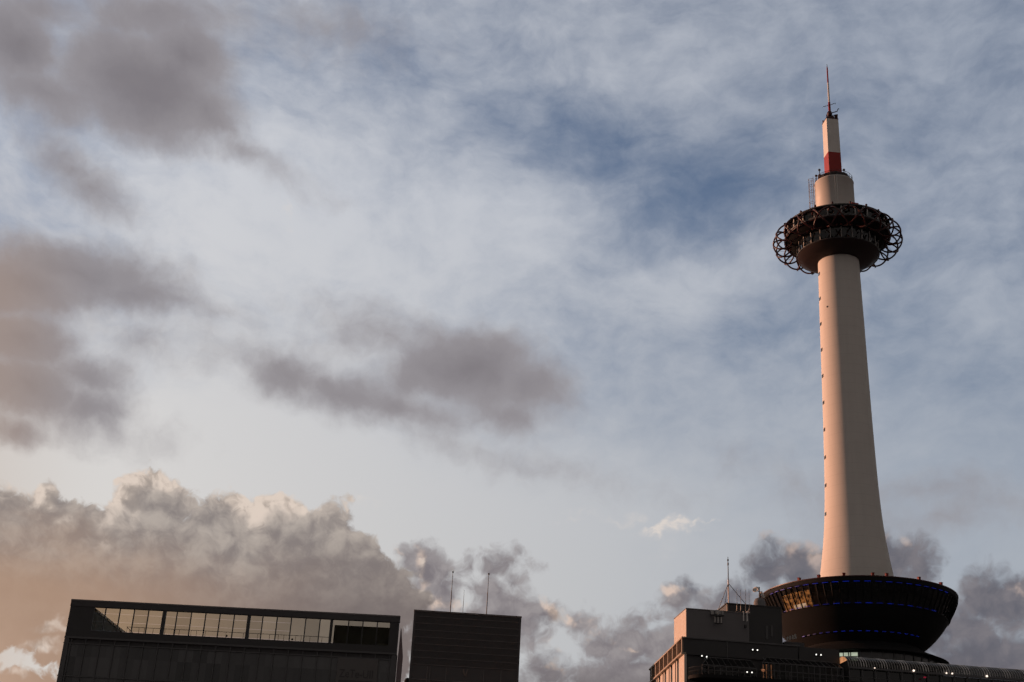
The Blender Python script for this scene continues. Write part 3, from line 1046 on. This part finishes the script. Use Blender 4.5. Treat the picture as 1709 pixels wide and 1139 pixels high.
# ------------------------------------------------------------------ left: glass-topped building
def build_glass_topped():
    b = thing('office_building', 'wide dark building with a see-through glass screen round its roof terrace', 'building', (-48.4, 150.0, 0.0), radians(-0.8))
    W = 37.4
    # body below the notch
    MB().prism([(-0.08, 0.25), (W + 0.08, 0.25), (W - 3.0, 26.0), (-0.08, 26.0)], -0.8, 29.05).build('wall', M['darkwall'], b)
    cw = MB()
    cw.box(0.5, W - 0.5, 0.12, 0.25, 1.0, 28.45)
    curtain = cw.build('curtain_wall', M['curtain'], b)
    mm = MB()
    x = 0.79
    while x < W - 0.5:
        mm.box(x - 0.045, x + 0.045, 0.0, 0.12, 1.0, 29.05)
        x += 1.63
    mm.box(0.0, 0.55, 0.0, 0.12, 1.0, 29.05)
    mm.box(W - 0.55, W, 0.0, 0.12, 1.0, 29.05)
    mm.build('facade_mullions', M['mull'], curtain)
    fl = MB()
    for z in (28.50, 24.9, 20.6, 16.3, 12.0, 7.7, 3.4):
        fl.box(-0.04, W + 0.04, -0.03, 0.12, z - 0.06, z + 0.06)
    fl.build('floor_bands', M['mull'], curtain)
    MB().box(-0.02, W + 0.02, -0.08, 0.25, 29.05, 29.26).build('ledge', M['mull'], b)
    # storey with the terrace: floor, sill wall, frame
    MB().prism([(0.05, 0.25), (W - 0.05, 0.25), (W - 3.1, 26.0), (0.05, 26.0)], 29.10, 29.55).build('terrace_floor', M['roof'], b)
    MB().box(0.0, W, 0.0, 0.30, 29.26, 30.00).build('sill_wall', M['dark'], b)
    MB().box(-0.05, W + 0.05, -0.06, 0.42, 32.66, 33.45, 0.03).build('top_beam', M['darkwall'], b)
    MB().box(-0.03, W + 0.03, -0.10, -0.06, 33.28, 33.42).build('beam_flashing', M['band'], b)
    fr = MB()
    fr.box(0.0, 2.78, 0.0, 0.32, 30.0, 32.66)
    fr.build('end_panel', M['dark'], b)
    MB().box(W - 1.05, W, 0.0, 0.32, 30.0, 32.66).build('end_pier', M['dark'], b)
    for x0, x1 in ((10.54, 10.93), (20.18, 20.52), (29.60, 29.88)):
        MB().box(x0, x1, 0.0, 0.32, 30.0, 32.66).build('column', M['dark'], b)
    # side wall of the terrace going back, with a patched coping
    MB().box(-0.05, 2.80, 0.34, 15.5, 29.55, 32.58).build('side_wall', M['darkwall'], b)
    cp = MB()
    random.seed(5)
    y = 0.6
    while y < 15.0:
        L = random.uniform(0.5, 1.3)
        cp.box(2.50, 2.90, y, y + L, 32.26 + random.uniform(-0.03, 0.03), 32.54)
        y += L + random.uniform(0.25, 0.7)
    cp.build('coping_stones', M['tile'], b)
    MB().prism([(W - 0.9, 0.34), (W - 0.02, 0.34), (W - 2.0, 15.5), (W - 2.9, 15.5)], 29.55, 32.58).build('side_wall', M['darkwall'], b)
    # glass screen: mullions and panes, with open joints between the rows
    ms = []
    x = 4.05
    while x < 36.2:
        if not any(a - 0.4 < x < c + 0.4 for a, c in ((10.54, 10.93), (20.18, 20.52), (29.60, 29.88))):
            ms.append(x)
        x += 1.625
    for x in ms:
        MB().box(x - 0.055, x + 0.055, 0.02, 0.17, 30.0, 32.66).build('screen_mullion', M['dark'], b)
    edges = sorted(ms + [2.78, 36.35])
    stops = sorted([(x - 0.055, x + 0.055) for x in ms] + [(10.54, 10.93), (20.18, 20.52), (29.60, 29.88), (2.7, 2.78), (36.35, 36.5)])
    for (a0, a1), (c0, c1) in zip(stops, stops[1:]):
        rows = ((30.10, 31.06), (31.12, 31.98), (32.04, 32.64)) if c0 < 25.6 else ((30.06, 32.64),)
        p = MB()
        for z0, z1 in rows:
            p.box(a1 + 0.012, c0 - 0.012, 0.085, 0.105, z0, z1)
        p.build('glass_pane', M['tint'], b)
    # railing just behind the screen
    r = MB()
    r.tube([(6.55, 0.75, 30.76), (29.7, 0.75, 30.76)], 0.028, 5)
    x = 6.6
    k = 0
    while x < 29.7:
        r.tube([(x, 0.75, 29.55), (x, 0.75, 30.76)], 0.022, 4)
        x += (1.0, 0.62)[k % 2] if k % 3 else 1.35
        k += 1
    r.tube([(6.55, 0.75, 30.76), (7.2, 1.4, 30.2), (7.4, 1.6, 29.6)], 0.03, 5)
    r.tube([(6.55, 0.75, 30.76), (6.5, 2.2, 30.76), (6.5, 2.2, 29.55)], 0.026, 5)
    for x in (17.95, 25.4):
        r.ball((x, 0.75, 30.32), 0.12)
    r.build('terrace_railing', M['bowl'], b)
    # plant room behind the right bay
    MB().box(29.95, 36.3, 1.3, 9.0, 29.55, 32.30).build('plant_room', M['dark'], b)
    MB().box(35.0, 36.32, 0.9, 1.25, 30.0, 30.4).build('plant_duct', M['mull'], b)
    # billboard on the facade
    bb = MB().box(30.9, 35.45, -0.14, -0.04, 25.2, 28.42, 0.02).build('billboard', M['board'], b)
    cu = bpy.data.curves.new('lettering', 'FONT')
    cu.body = 'ZeTe-UII'
    cu.size = 1.28
    cu.extrude = 0.01
    to = bpy.data.objects.new('lettering_source', cu)
    COL.objects.link(to)
    dg = bpy.context.evaluated_depsgraph_get()
    me = bpy.data.meshes.new_from_object(to.evaluated_get(dg))
    bpy.data.objects.remove(to)
    me.materials.clear()
    me.materials.append(M['ink'])
    w = max(v.co.x for v in me.vertices)
    for v in me.vertices:
        v.co = Vector((31.2 + v.co.x * 3.75 / w, -0.16 - v.co.z, 26.28 + v.co.y))
    lo = bpy.data.objects.new('lettering', me)
    COL.objects.link(lo)
    lo.parent = bb
    MB().box(31.2, 34.95, -0.165, -0.145, 25.72, 25.98).build('lettering_rule', M['ink'], bb)
    # slender mauve fin standing off the right edge
    f = MB()
    pts = [(37.60, 32.1), (37.68, 32.0), (38.10, 28.9), (38.08, 24.0), (37.55, 24.0), (37.52, 28.0)]
    lo_ = [f.bm.verts.new((x, 0.20, z)) for x, z in pts]
    hi_ = [f.bm.verts.new((x, 0.34, z)) for x, z in pts]
    f.bm.faces.new(lo_)
    f.bm.faces.new(hi_[::-1])
    for i in range(len(pts)):
        j = (i + 1) % len(pts)
        f.bm.faces.new((lo_[i], hi_[i], hi_[j], lo_[j]))
    f.build('edge_fin', M['fin'], b)
    # laid out above in units of four thirds of a metre
    k = 0.75
    done = set()
    for o in b.children_recursive:
        if o.data not in done:
            o.data.transform(Matrix.Scale(k, 4))
            done.add(o.data)
        o.location = o.location * k
    b.location = (-48.4 * k, 150.0 * k, 0.425)
    return b


build_glass_topped()


def build_louvred():
    rz = 0.0417
    b = thing('tower_block', 'narrow dark block clad in horizontal louvre bands with three rooftop poles', 'building', (-10.73, 170.0, 0.0), rz)
    W = 13.9
    MB().box(0.0, W, 0.10, 14.0, 0.0, 38.50).build('wall', M['slate'], b)
    fr = MB()
    fr.box(0.0, 0.30, -0.02, 0.10, 0.0, 38.50)
    fr.box(W - 0.30, W, -0.02, 0.10, 0.0, 38.50)
    fr.build('corner_trim', M['slate'], b)
    MB().box(-0.04, W + 0.04, -0.06, 14.05, 38.50, 38.71, 0.02).build('roof_edge', M['band'], b)
    bd = MB()
    z = 37.9
    while z > 31.7:
        bd.box(0.31, W - 0.31, 0.0, 0.10, z - 0.035, z + 0.035)
        z -= 0.87
    bd.build('louvre_bands', M['band'], b)
    lw = MB()
    z = 38.3
    while z > 31.8:
        lw.box(0.31, W - 0.31, 0.05, 0.10, z - 0.05, z + 0.02)
        z -= 0.145
    lw.build('louvre_blades', M['slate'], b)
    lo = MB()
    for x in (2.2, 2.55, 4.6, 9.4, 11.6):
        lo.box(x, x + 0.08, 0.03, 0.10, 26.0, 31.6)
    lo.box(0.31, W - 0.31, 0.03, 0.10, 29.9, 29.98)
    lo.build('lower_panel_joints', M['band'], b)
    # emblem: a curved stroke and a slanting stroke
    e = MB()
    n = 10
    out = [(6.74 + 0.30 * (i / n) ** 2.0, 31.50 - 0.86 * (i / n)) for i in range(n + 1)]
    inn = [(x + 0.17 + 0.06 * (i / n), z + 0.02) for i, (x, z) in enumerate(out)]
    for i in range(n):
        e.poly([(out[i][0], 0.015, out[i][1]), (out[i + 1][0], 0.015, out[i + 1][1]), (inn[i + 1][0], 0.015, inn[i + 1][1]), (inn[i][0], 0.015, inn[i][1])])
    e.poly([(7.06, 0.015, 30.70), (7.22, 0.015, 30.70), (7.46, 0.015, 31.52), (7.28, 0.015, 31.52)])
    ex_ = bmesh.ops.extrude_face_region(e.bm, geom=e.bm.faces[:])
    bmesh.ops.translate(e.bm, verts=[v for v in ex_['geom'] if isinstance(v, bmesh.types.BMVert)], vec=(0, 0.07, 0))
    e.build('emblem', M['emblem'], b)
    v = MB()
    v.ball((-0.16, 0.7, 29.62), 0.42, (1.0, 1.0, 1.25), 18)
    v.box(-0.45, 0.05, 0.3, 1.1, 28.2, 29.5, 0.1)
    v.build('vent_cowl', M['bowl'], b)
    return b


build_louvred()


def rooftop_pole(x, h, r, label):
    c, s = cos(0.0417), sin(0.0417)
    t = thing('rooftop_pole', label, 'pole', (-10.73 + c * x - s * 1.5, 170.0 + s * x + c * 1.5, 38.71), 0.0417, 'poles on the louvred block')
    MB().tube([(0, 0, 0), (0, 0, h * 0.55)], r, 8, r1=r * 0.9).build('lower_tube', M['pole'], t)
    MB().tube([(0, 0, h * 0.55), (0, 0, h)], r * 0.75, 8, r1=r * 0.5).build('upper_tube', M['pole'], t)
    if h > 4:
        MB().ball((0, 0, h), r * 1.9, (1, 1, 1.3), 10).build('finial', M['pole'], t)
    MB().box(-r * 2, r * 2, -r * 2, r * 2, 0.0, 0.12, 0.02).build('base_plate', M['pole'], t)
    return t


rooftop_pole(4.66, 5.6, 0.06, 'tall thin pole on the louvred block, nearest its left edge')
rooftop_pole(6.30, 3.3, 0.035, 'short thin pole on the louvred block, between two taller poles')
rooftop_pole(9.40, 5.65, 0.06, 'tall thin pole on the louvred block, nearest its right edge')

# ------------------------------------------------------------------ right: building under the tower
def build_host():
    b = thing('department_store', 'dark building with a sunlit left parapet carrying the white tower', 'building', (TX, TY, 0.0), TR)
    P0, P1 = (-31.75, -30.87), (-30.89, -11.2)
    MB().prism([(-31.6, -30.55), (42.0, -30.55), (42.0, 24.0), (-30.6, 24.0), (-30.74, -11.2)], 0.0, 26.2).build('lower_wall', M['darkwall'], b)
    # upper storey (left wing)
    MB().prism([(-31.40, -30.60), (-14.5, -30.60), (-14.5, -11.4), (-30.55, -11.4)], 26.2, 30.4).build('upper_wall', M['darkwall'], b)
    MB().prism([(-14.5, -29.0), (42.0, -29.0), (42.0, 24.0), (-14.5, 24.0)], 26.2, 29.2).build('rear_wing', M['darkwall'], b)
    # the sunlit left wall: pale panels, dark windows
    def along(t, off=0.0):      # t metres back from the corner along the left face, off = outwards
        dx, dy = (P1[0] - P0[0]) / 19.69, (P1[1] - P0[1]) / 19.69
        return (P0[0] + dx * t - dy * off, P0[1] + dy * t + dx * off)

    def strip(mb, t0, t1, o0, o1, z0, z1):
        mb.prism([along(t0, o1), along(t0, o0), along(t1, o0), along(t1, o1)], z0, z1)
    for t0, t1 in ((-0.1, 2.75), (3.75, 4.35), (4.85, 6.35), (7.35, 7.95), (8.45, 9.95), (10.95, 11.55), (12.05, 13.55), (14.55, 15.15), (15.65, 17.15), (18.0, 19.5)):
        q = MB()
        strip(q, t0, t1, -0.36, -0.10, 22.0, 29.18)
        q.build('wall_panel', M['tile'], b)
    for t0, t1 in ((2.75, 3.75), (4.35, 4.85), (6.35, 7.35), (7.95, 8.45), (9.95, 10.95), (11.55, 12.05), (13.55, 14.55), (15.15, 15.65), (17.15, 18.0)):
        q = MB()
        strip(q, t0 + 0.01, t1 - 0.01, -0.36, -0.14, 22.0, 29.15)
        q.build('window', M['glass'], b)
    # parapet along the left face: ledge, panel, slats, top rail
    q = MB(); strip(q, -0.15, 19.69, -0.30, 0.22, 29.18, 29.36); q.build('parapet_ledge', M['trim'], b)
    q = MB(); strip(q, 0.0, 19.6, -0.30, -0.05, 29.36, 30.84); q.build('parapet_panel', M['brown'], b)
    q = MB(); strip(q, -0.15, 19.69, -0.30, 0.16, 30.84, 31.0); q.build('parapet_top_rail', M['trim'], b)
    t = 0.05
    i = 0
    while t < 19.6:
        q = MB()
        wide = i % 4 == 0
        strip(q, t, t + (0.26 if wide else 0.10), -0.05, 0.12 if wide else 0.07, 29.36, 30.84)
        q.build('parapet_slat', M['trim'] if wide else M['brown'], b)
        t += 0.64
        i += 1
    # front fascia, dark, with a pale drip edge that dies away to the right
    MB().box(-31.70, -19.2, -30.90, -30.62, 29.18, 30.84).build('front_fascia', M['dark'], b)
    MB().box(-31.72, -19.0, -31.02, -30.60, 30.84, 31.0, 0.02).build('fascia_edge', M['mull'], b)
    MB().box(-19.0, -14.5, -30.80, -30.60, 29.2, 30.9).build('front_fascia', M['dark'], b)
    MB().box(-27.0, -26.9, -30.96, -30.90, 28.4, 30.84).build('drain_pipe', M['mull'], b)
    # penthouses
    MB().box(-30.87, -23.90, -29.0, -23.5, 30.4, 34.45, 0.02).build('pale_penthouse', M['pent'], b)
    MB().box(-30.93, -30.87, -28.97, -23.52, 30.4, 34.45).build('end_wall', M['tile'], b)  # paler than the front: sunlight on this side put into its colour
    MB().box(-30.95, -23.85, -29.05, -23.45, 34.45, 34.56).build('penthouse_coping', M['band'], b)
    MB().prism([(-24.4, -22.2), (-17.95, -22.2), (-17.95, -16.0), (-24.4, -16.0)], 30.4, 37.1).build('dark_penthouse', M['dark'], b)
    MB().box(-23.88, -20.7, -28.8, -22.2, 30.4, 34.9).build('dark_stair_block', M['dark'], b)
    q = MB()
    q.box(-24.42, -24.28, -22.26, -22.1, 34.4, 37.0)
    q.build('corner_downpipe', M['trim'], b)
    MB().box(-24.5, -17.9, -22.28, -15.95, 37.0, 37.12).build('penthouse_coping', M['dark'], b)
    # small lit louvre window and conduit beside the bowl
    for k in range(4):
        MB().box(-17.5 + k * 0.32, -17.28 + k * 0.32, -22.3, -22.24, 33.3 + 0.1 * k, 33.75 + 0.12 * k).build('louvre_window', M['post'], b)
    q = MB(); q.box(-17.7, -15.4, -22.24, -16.0, 30.4, 33.2); q.build('lift_room', M['darkwall'], b)
    q = MB()
    q.box(-22.0, -21.75, -28.86, -28.82, 31.9, 33.3); q.box(-21.4, -21.2, -28.86, -28.82, 32.2, 33.4)
    q.build('service_panel', M['mull'], b)
    # terrace slab in front of the upper storey, rounded at its left end
    pts = [(-29.6, -30.55)] + [(-29.6 - 1.9 * cos(a), -32.2 - 1.8 * sin(a)) for a in [radians(v) for v in range(-10, 91, 10)]] + [(42.0, -34.0), (42.0, -30.55)]
    pts = pts[::1]
    MB().prism(pts, 26.35, 26.70).build('terrace_slab', M['bowl'], b)
    rl = MB()
    path = [(-29.6 - 1.85 * cos(a), -32.2 - 1.75 * sin(a)) for a in [radians(v) for v in range(0, 91, 6)]] + [(-29.6 + 1.2 * i, -33.95) for i in range(1, 60)]
    for z in (27.50, 27.1):
        rl.tube([(x, y, z) for x, y in path], 0.03, 5)
    for i, (x, y) in enumerate(path):
        if i % 2 == 0:
            rl.tube([(x, y, 26.7), (x, y, 27.5)], 0.025, 4)
    rl.build('terrace_railing', M['rail'], b)
    return b


host = build_host()
c6, s6 = cos(TR), sin(TR)


def at(x, y, z):
    """point of the block's own frame in the world"""
    return (TX + c6 * x - s6 * y, TY + s6 * x + c6 * y, z)


def glasshouse(x0, x1, zbase, zeave, zridge, yf, yb, rake, label, porch):
    g = thing('glasshouse', label, 'glasshouse', at(x0, yf, zbase), TR, 'glasshouses along the terrace')
    W, D, he, hr = x1 - x0, yb - yf, zeave - zbase, zridge - zbase
    fr = MB()
    n = int(W / 0.62)
    for i in range(n + 1):
        x = W * i / n
        fr.box(x - 0.03, x + 0.03, -0.03, 0.03, 0.0, he)
        fr.tube([(x, 0, he), (x + (rake if i == 0 else 0), D, hr)], 0.03, 4)
    fr.box(-0.05, W, -0.05, 0.05, he - 0.06, he + 0.04)
    fr.box(rake - 0.05, W, D - 0.05, D + 0.05, hr - 0.05, hr + 0.05)
    fr.box(0, W, -0.03, 0.03, he * 0.55, he * 0.55 + 0.05)
    fr.box(0, W, -0.04, 0.04, 0.0, 0.12)
    fr.build('frame', M['mull'], g)
    p = MB()
    p.poly([(0, 0.0, 0.1), (W, 0.0, 0.1), (W, 0.0, he), (0, 0.0, he)])
    p.poly([(0, 0.0, he), (W, 0.0, he), (W, D, hr), (rake, D, hr)])
    p.poly([(0, 0.0, 0.1), (0, 0.0, he), (rake, D, hr), (rake, D, 0.1)])
    p.build('glazing', M['glassh'], g, fix=False)
    if porch:
        q = MB()
        for x, w in ((0.02, 0.14), (0.42, 0.10), (0.95, 0.08)):
            q.box(x, x + w, 0.10, 0.18, 0.05, he * 0.9)
        q.ball((0.05, 0.0, he * 0.55), 0.16, (1.4, 0.6, 0.8))
        q.build('porch_light', M['porchlight'], g)
        s = MB()
        for x, h in ((2.9, 1.0), (6.1, 1.1), (7.9, 1.2)):
            s.tube([(x, -0.15, 0.1), (x, -0.15, h)], 0.035, 5)
        s.box(1.6, 2.1, 0.3, 0.6, 0.1, 1.1, 0.05)
        s.box(3.9, 4.5, 0.4, 0.7, 0.1, 1.2, 0.05)
        s.build('inner_fittings', M['mull'], g)
    return g


glasshouse(-30.2, -24.4, 26.70, 27.85, 29.0, -32.9, -31.0, 1.0, 'left lean-to glasshouse with bare upright mullions behind the terrace railing', False)
glasshouse(-23.75, -15.0, 26.70, 28.55, 29.45, -32.9, -31.0, 1.1, 'longer lean-to glasshouse with an orange light at its left corner', True)


def build_arch():
    a = thing('arched_canopy', 'long barrel-vaulted glass canopy with curved ribs in front of the bowl', 'canopy', at(-14.4, -31.0, 26.7), TR)
    L, hz, sp, rise = 46.0, 2.1, 2.0, 1.30
    n = 12
    arc = [(-sp * cos(pi * k / n), hz + rise * sin(pi * k / n)) for k in range(n + 1)]
    x = 0.0
    i = 0
    random.seed(3)
    while x < 23.5:
        q = MB()
        q.tube([(x, y * 1.01, z + 0.02) for y, z in arc], 0.035 if i % 8 not in (5, 6, 7) else 0.045, 4)
        q.build('rib', M['post'] if i % 8 not in (5, 6, 7) else M['white'], a)
        x += 0.285
        i += 1
    g = MB()
    prev = None
    for y, z in arc:
        row = [g.bm.verts.new((0.0, y, z)), g.bm.verts.new((L, y, z))]
        if prev:
            f = g.bm.faces.new((prev[0], prev[1], row[1], row[0]))
            f.smooth = True
        prev = row
    g.build('glass_vault', M['glassh'], a, fix=False)
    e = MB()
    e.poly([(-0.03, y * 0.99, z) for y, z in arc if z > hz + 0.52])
    e.build('sun_glow_end_pane', M['archend'], a, fix=False)  # glows in place of the sun falling on this end
    w = MB()
    w.poly([(-0.01, y * 0.99, z) for y, z in arc] + [(-0.01, sp * 0.99, 0.0), (-0.01, -sp * 0.99, 0.0)])
    w.build('end_wall', M['dark'], a, fix=False)
    h = MB()
    h.box(0, L, -sp - 0.12, -sp + 0.10, hz - 0.22, hz - 0.02)
    h.box(0, L, sp - 0.10, sp + 0.12, hz - 0.22, hz - 0.02)
    h.build('eave_gutter', M['mull'], a)
    w = MB()
    k = 0.05
    while k < 24:
        w.box(k - 0.04, k + 0.04, -sp - 0.02, -sp + 0.06, 0.0, hz - 0.22)
        k += 1.45
    w.build('front_posts', M['mull'], a)
    MB().box(0.0, L, -sp + 0.30, -sp + 0.36, 0.0, hz - 0.25).build('front_glazing', M['glass'], a)
    return a


build_arch()


def twin_floodlight(loc, label, tip):
    t = thing('twin_floodlight', label, 'floodlight', at(*loc), TR, 'white floodlight pairs')
    MB().tube([(-0.34, 0.1, 0), (0.34, 0.1, 0)], 0.03, 5).build('crossbar', M['rail'], t)
    MB().tube([(0, 0.1, 0), (0, 0.25, -0.1), (0.1, 0.5, -0.15)], 0.03, 5).build('bracket', M['rail'], t)
    for sx in (-0.26, 0.26):
        h = MB().lathe([(0.0, 0.14), (0.08, 0.12), (0.12, 0.0), (0.10, 0.0), (0.0, 0.05)], 14).build('lamp_head', M['rail'], t)
        h.location = (sx, 0, tip if sx > 0 else 0)
        h.rotation_euler = (radians(-70), 0, 0)
        MB().ball((0, 0, 0.0), 0.075, (1, 1, 0.5), 12).build('lens', M['lamp'], h)
    return t


twin_floodlight((-29.52, -31.15, 29.07), 'pair of white floodlights over the left end of the glasshouse', -0.05)
twin_floodlight((-23.96, -31.15, 30.13), 'pair of white floodlights under the fascia below the dark stair block', 0.0)
twin_floodlight((-25.40, -33.7, 27.25), 'lowest pair of white floodlights, on the terrace railing', 0.0)
twin_floodlight((-16.96, -31.15, 30.13), 'pair of white floodlights right below the foot of the bowl', 0.0)

for x, y, z, r, lab in ((-11.63, -33.25, 28.75, 0.06, 'faintest round lamp on the canopy eave, nearest its orange arched end'),
                        (-7.34, -33.25, 28.78, 0.11, 'bright round lamp alone on the middle of the canopy eave'),
                        (-3.72, -33.25, 28.78, 0.085, 'left lamp of the close pair on the canopy eave'),
                        (-3.08, -33.25, 28.78, 0.085, 'right lamp of the close pair on the canopy eave'),
                        (0.77, -33.25, 28.78, 0.11, 'bright round lamp nearest the right end of the canopy eave')):
    t = thing('eave_lamp', lab, 'lamp', at(x, y, z), TR, 'lamps along the canopy eave')
    MB().ball((0, 0, 0), r, (1.1, 1, 1), 12).build('bulb', M['bead'], t)
    MB().tube([(0, 0, 0), (0, 0.12, 0.05)], 0.03, 5).build('socket', M['rail'], t)
t = thing('red_lamp', 'small dim red lamp below the canopy eave', 'lamp', at(-6.2, -33.3, 28.15), TR)
MB().ball((0, 0, 0), 0.10, (1.7, 1, 0.8), 12).build('bulb', M['redlamp'], t)
MB().tube([(0, 0, 0), (0, 0.3, 0)], 0.03, 5).build('socket', M['rail'], t)

# mast with guys on the dark penthouse
t = thing('radio_mast', 'tall guyed radio mast on the corner of the dark penthouse', 'mast', at(-23.85, -21.0, 37.12), TR)
MB().tube([(0, 0, 0), (0, 0, 3.0)], 0.075, 8).build('lower_pole', M['galv'], t)
MB().tube([(0, 0, 3.0), (0, 0, 5.0)], 0.06, 8, r1=0.05).build('upper_pole', M['pole'], t)
MB().tube([(0, 0, 5.0), (0, 0, 5.75)], 0.035, 6).build('tip_rod', M['pole'], t)
q = MB()
q.ball((0, 0, 5.35), 0.10, (1, 1, 1.6), 10)
q.tube([(0, 0, 4.75), (0, 0, 5.05)], 0.09, 8)
q.build('beacon', M['pole'], t)
q = MB()
q.tube([(0, 0, 2.6), (2.55, 0.6, 0.05)], 0.035, 5)
q.tube([(0, 0, 2.6), (-0.55, 2.4, 0.05)], 0.035, 5)
q.tube([(0, 0, 2.6), (-0.75, -0.9, -0.3)], 0.03, 5)
q.build('guy_struts', M['pole'], t)

for x, z, h, lab in ((-23.72, 36.2, 2.1, 'leftmost of the four whip antennas beside the guyed mast'),
                     (-23.27, 36.2, 2.15, 'second whip antenna from the left, crossed by the mast strut'),
                     (-22.70, 35.7, 2.75, 'third and longest whip antenna beside the guyed mast'),
                     (-22.28, 35.9, 2.5, 'rightmost whip antenna, nearest the satellite dish')):
    t = thing('whip_antenna', lab, 'antenna', at(x, -23.9, z), TR, 'whip antennas on the dark penthouse')
    MB().tube([(0, 0, 0), (0, 0, h)], 0.03, 6, r1=0.018).build('rod', M['galv'], t)
    MB().tube([(0, 0, -0.35), (0, 0, 0.30)], 0.06, 8).build('base', M['rail'], t)
    MB().tube([(0, 0, -0.25), (0, 1.7, -0.25)], 0.03, 5).build('bracket', M['rail'], t)

# panel antennas hung on the pale penthouse
t = thing('panel_antenna_cluster', 'cluster of pale panel antennas on a rack at the top of the pale penthouse', 'antenna', at(-27.5, -29.35, 33.0), TR, 'panel antennas')
for x, z0, z1 in ((-0.34, 0.08, 0.85), (0.0, 0.05, 1.6), (0.34, 0.1, 0.85)):
    MB().tube([(x, -0.12, z0), (x, -0.12, z1)], 0.05, 8).build('antenna_tube', M['white'], t)
for x0, x1, z0, z1 in ((-0.78, -0.5, 0.95, 1.42), (0.42, 0.62, 1.0, 1.42), (-0.28, -0.08, 1.05, 1.5), (0.08, 0.3, 1.05, 1.45)):
    MB().box(x0, x1, -0.2, -0.05, z0, z1, 0.02).build('panel', M['post'], t)
q = MB()
q.box(-0.85, 0.7, -0.1, 0.02, 0.85, 1.0, 0.01); q.box(-0.45, 0.45, -0.3, 0.02, 0.0, 0.07, 0.01); q.box(-0.45, 0.45, -0.35, 0.02, 0.78, 0.9, 0.01)
q.build('rack', M['dark'], t)
t = thing('panel_antenna_pair', 'pair of upright panel antennas at the right end of the pale penthouse', 'antenna', at(-24.45, -29.35, 33.5), TR, 'panel antennas')
for x in (-0.2, 0.2):
    MB().box(x - 0.055, x + 0.055, -0.2, -0.08, 0.0, 1.05, 0.02).build('panel', M['white'], t)
MB().box(0.45, 0.6, -0.2, -0.05, 0.75, 1.1, 0.02).build('junction_box', M['mull'], t)
q = MB()
q.box(-0.35, 0.35, -0.1, 0.02, 0.7, 0.78, 0.01); q.box(-0.15, 0.15, -0.2, 0.02, -0.75, -0.35, 0.05)
q.build('rack', M['dark'], t)

# dish on a pale pedestal by the bowl
t = thing('satellite_dish', 'small satellite dish and horn on a pale rounded base beside the bowl', 'satellite dish', at(-18.9, -17.0, 37.12), TR)
MB().lathe([(0.72, 0.0), (0.72, 1.6), (0.55, 2.0), (0.25, 2.15), (0.0, 2.2)], 24).build('pedestal', M['pent'], t, fix=False)
d = MB().lathe([(0.0, 0.0), (0.22, 0.03), (0.40, 0.14), (0.42, 0.16), (0.22, 0.07), (0.0, 0.04)], 24).build('reflector', M['white'], t, fix=False)
d.location = (-0.45, -0.2, 3.0)
d.rotation_euler = (radians(62), 0, radians(-40))
q = MB()
q.tube([(0, 0, 2.1), (0, 0, 3.5)], 0.06, 6)
q.tube([(-0.4, -0.2, 3.0), (0, 0, 2.9)], 0.05, 6)
q.tube([(0, 0, 2.9), (0.55, -0.1, 2.4)], 0.10, 6)
q.box(-0.08, 0.14, -0.2, 0.1, 2.2, 2.7, 0.03)
q.build('mount', M['pole'], t)
q = MB()
q.tube([(0.15, -0.1, 2.9), (0.5, -0.2, 2.2)], 0.14, 8)
q.build('feed_horn', M['white'], t)
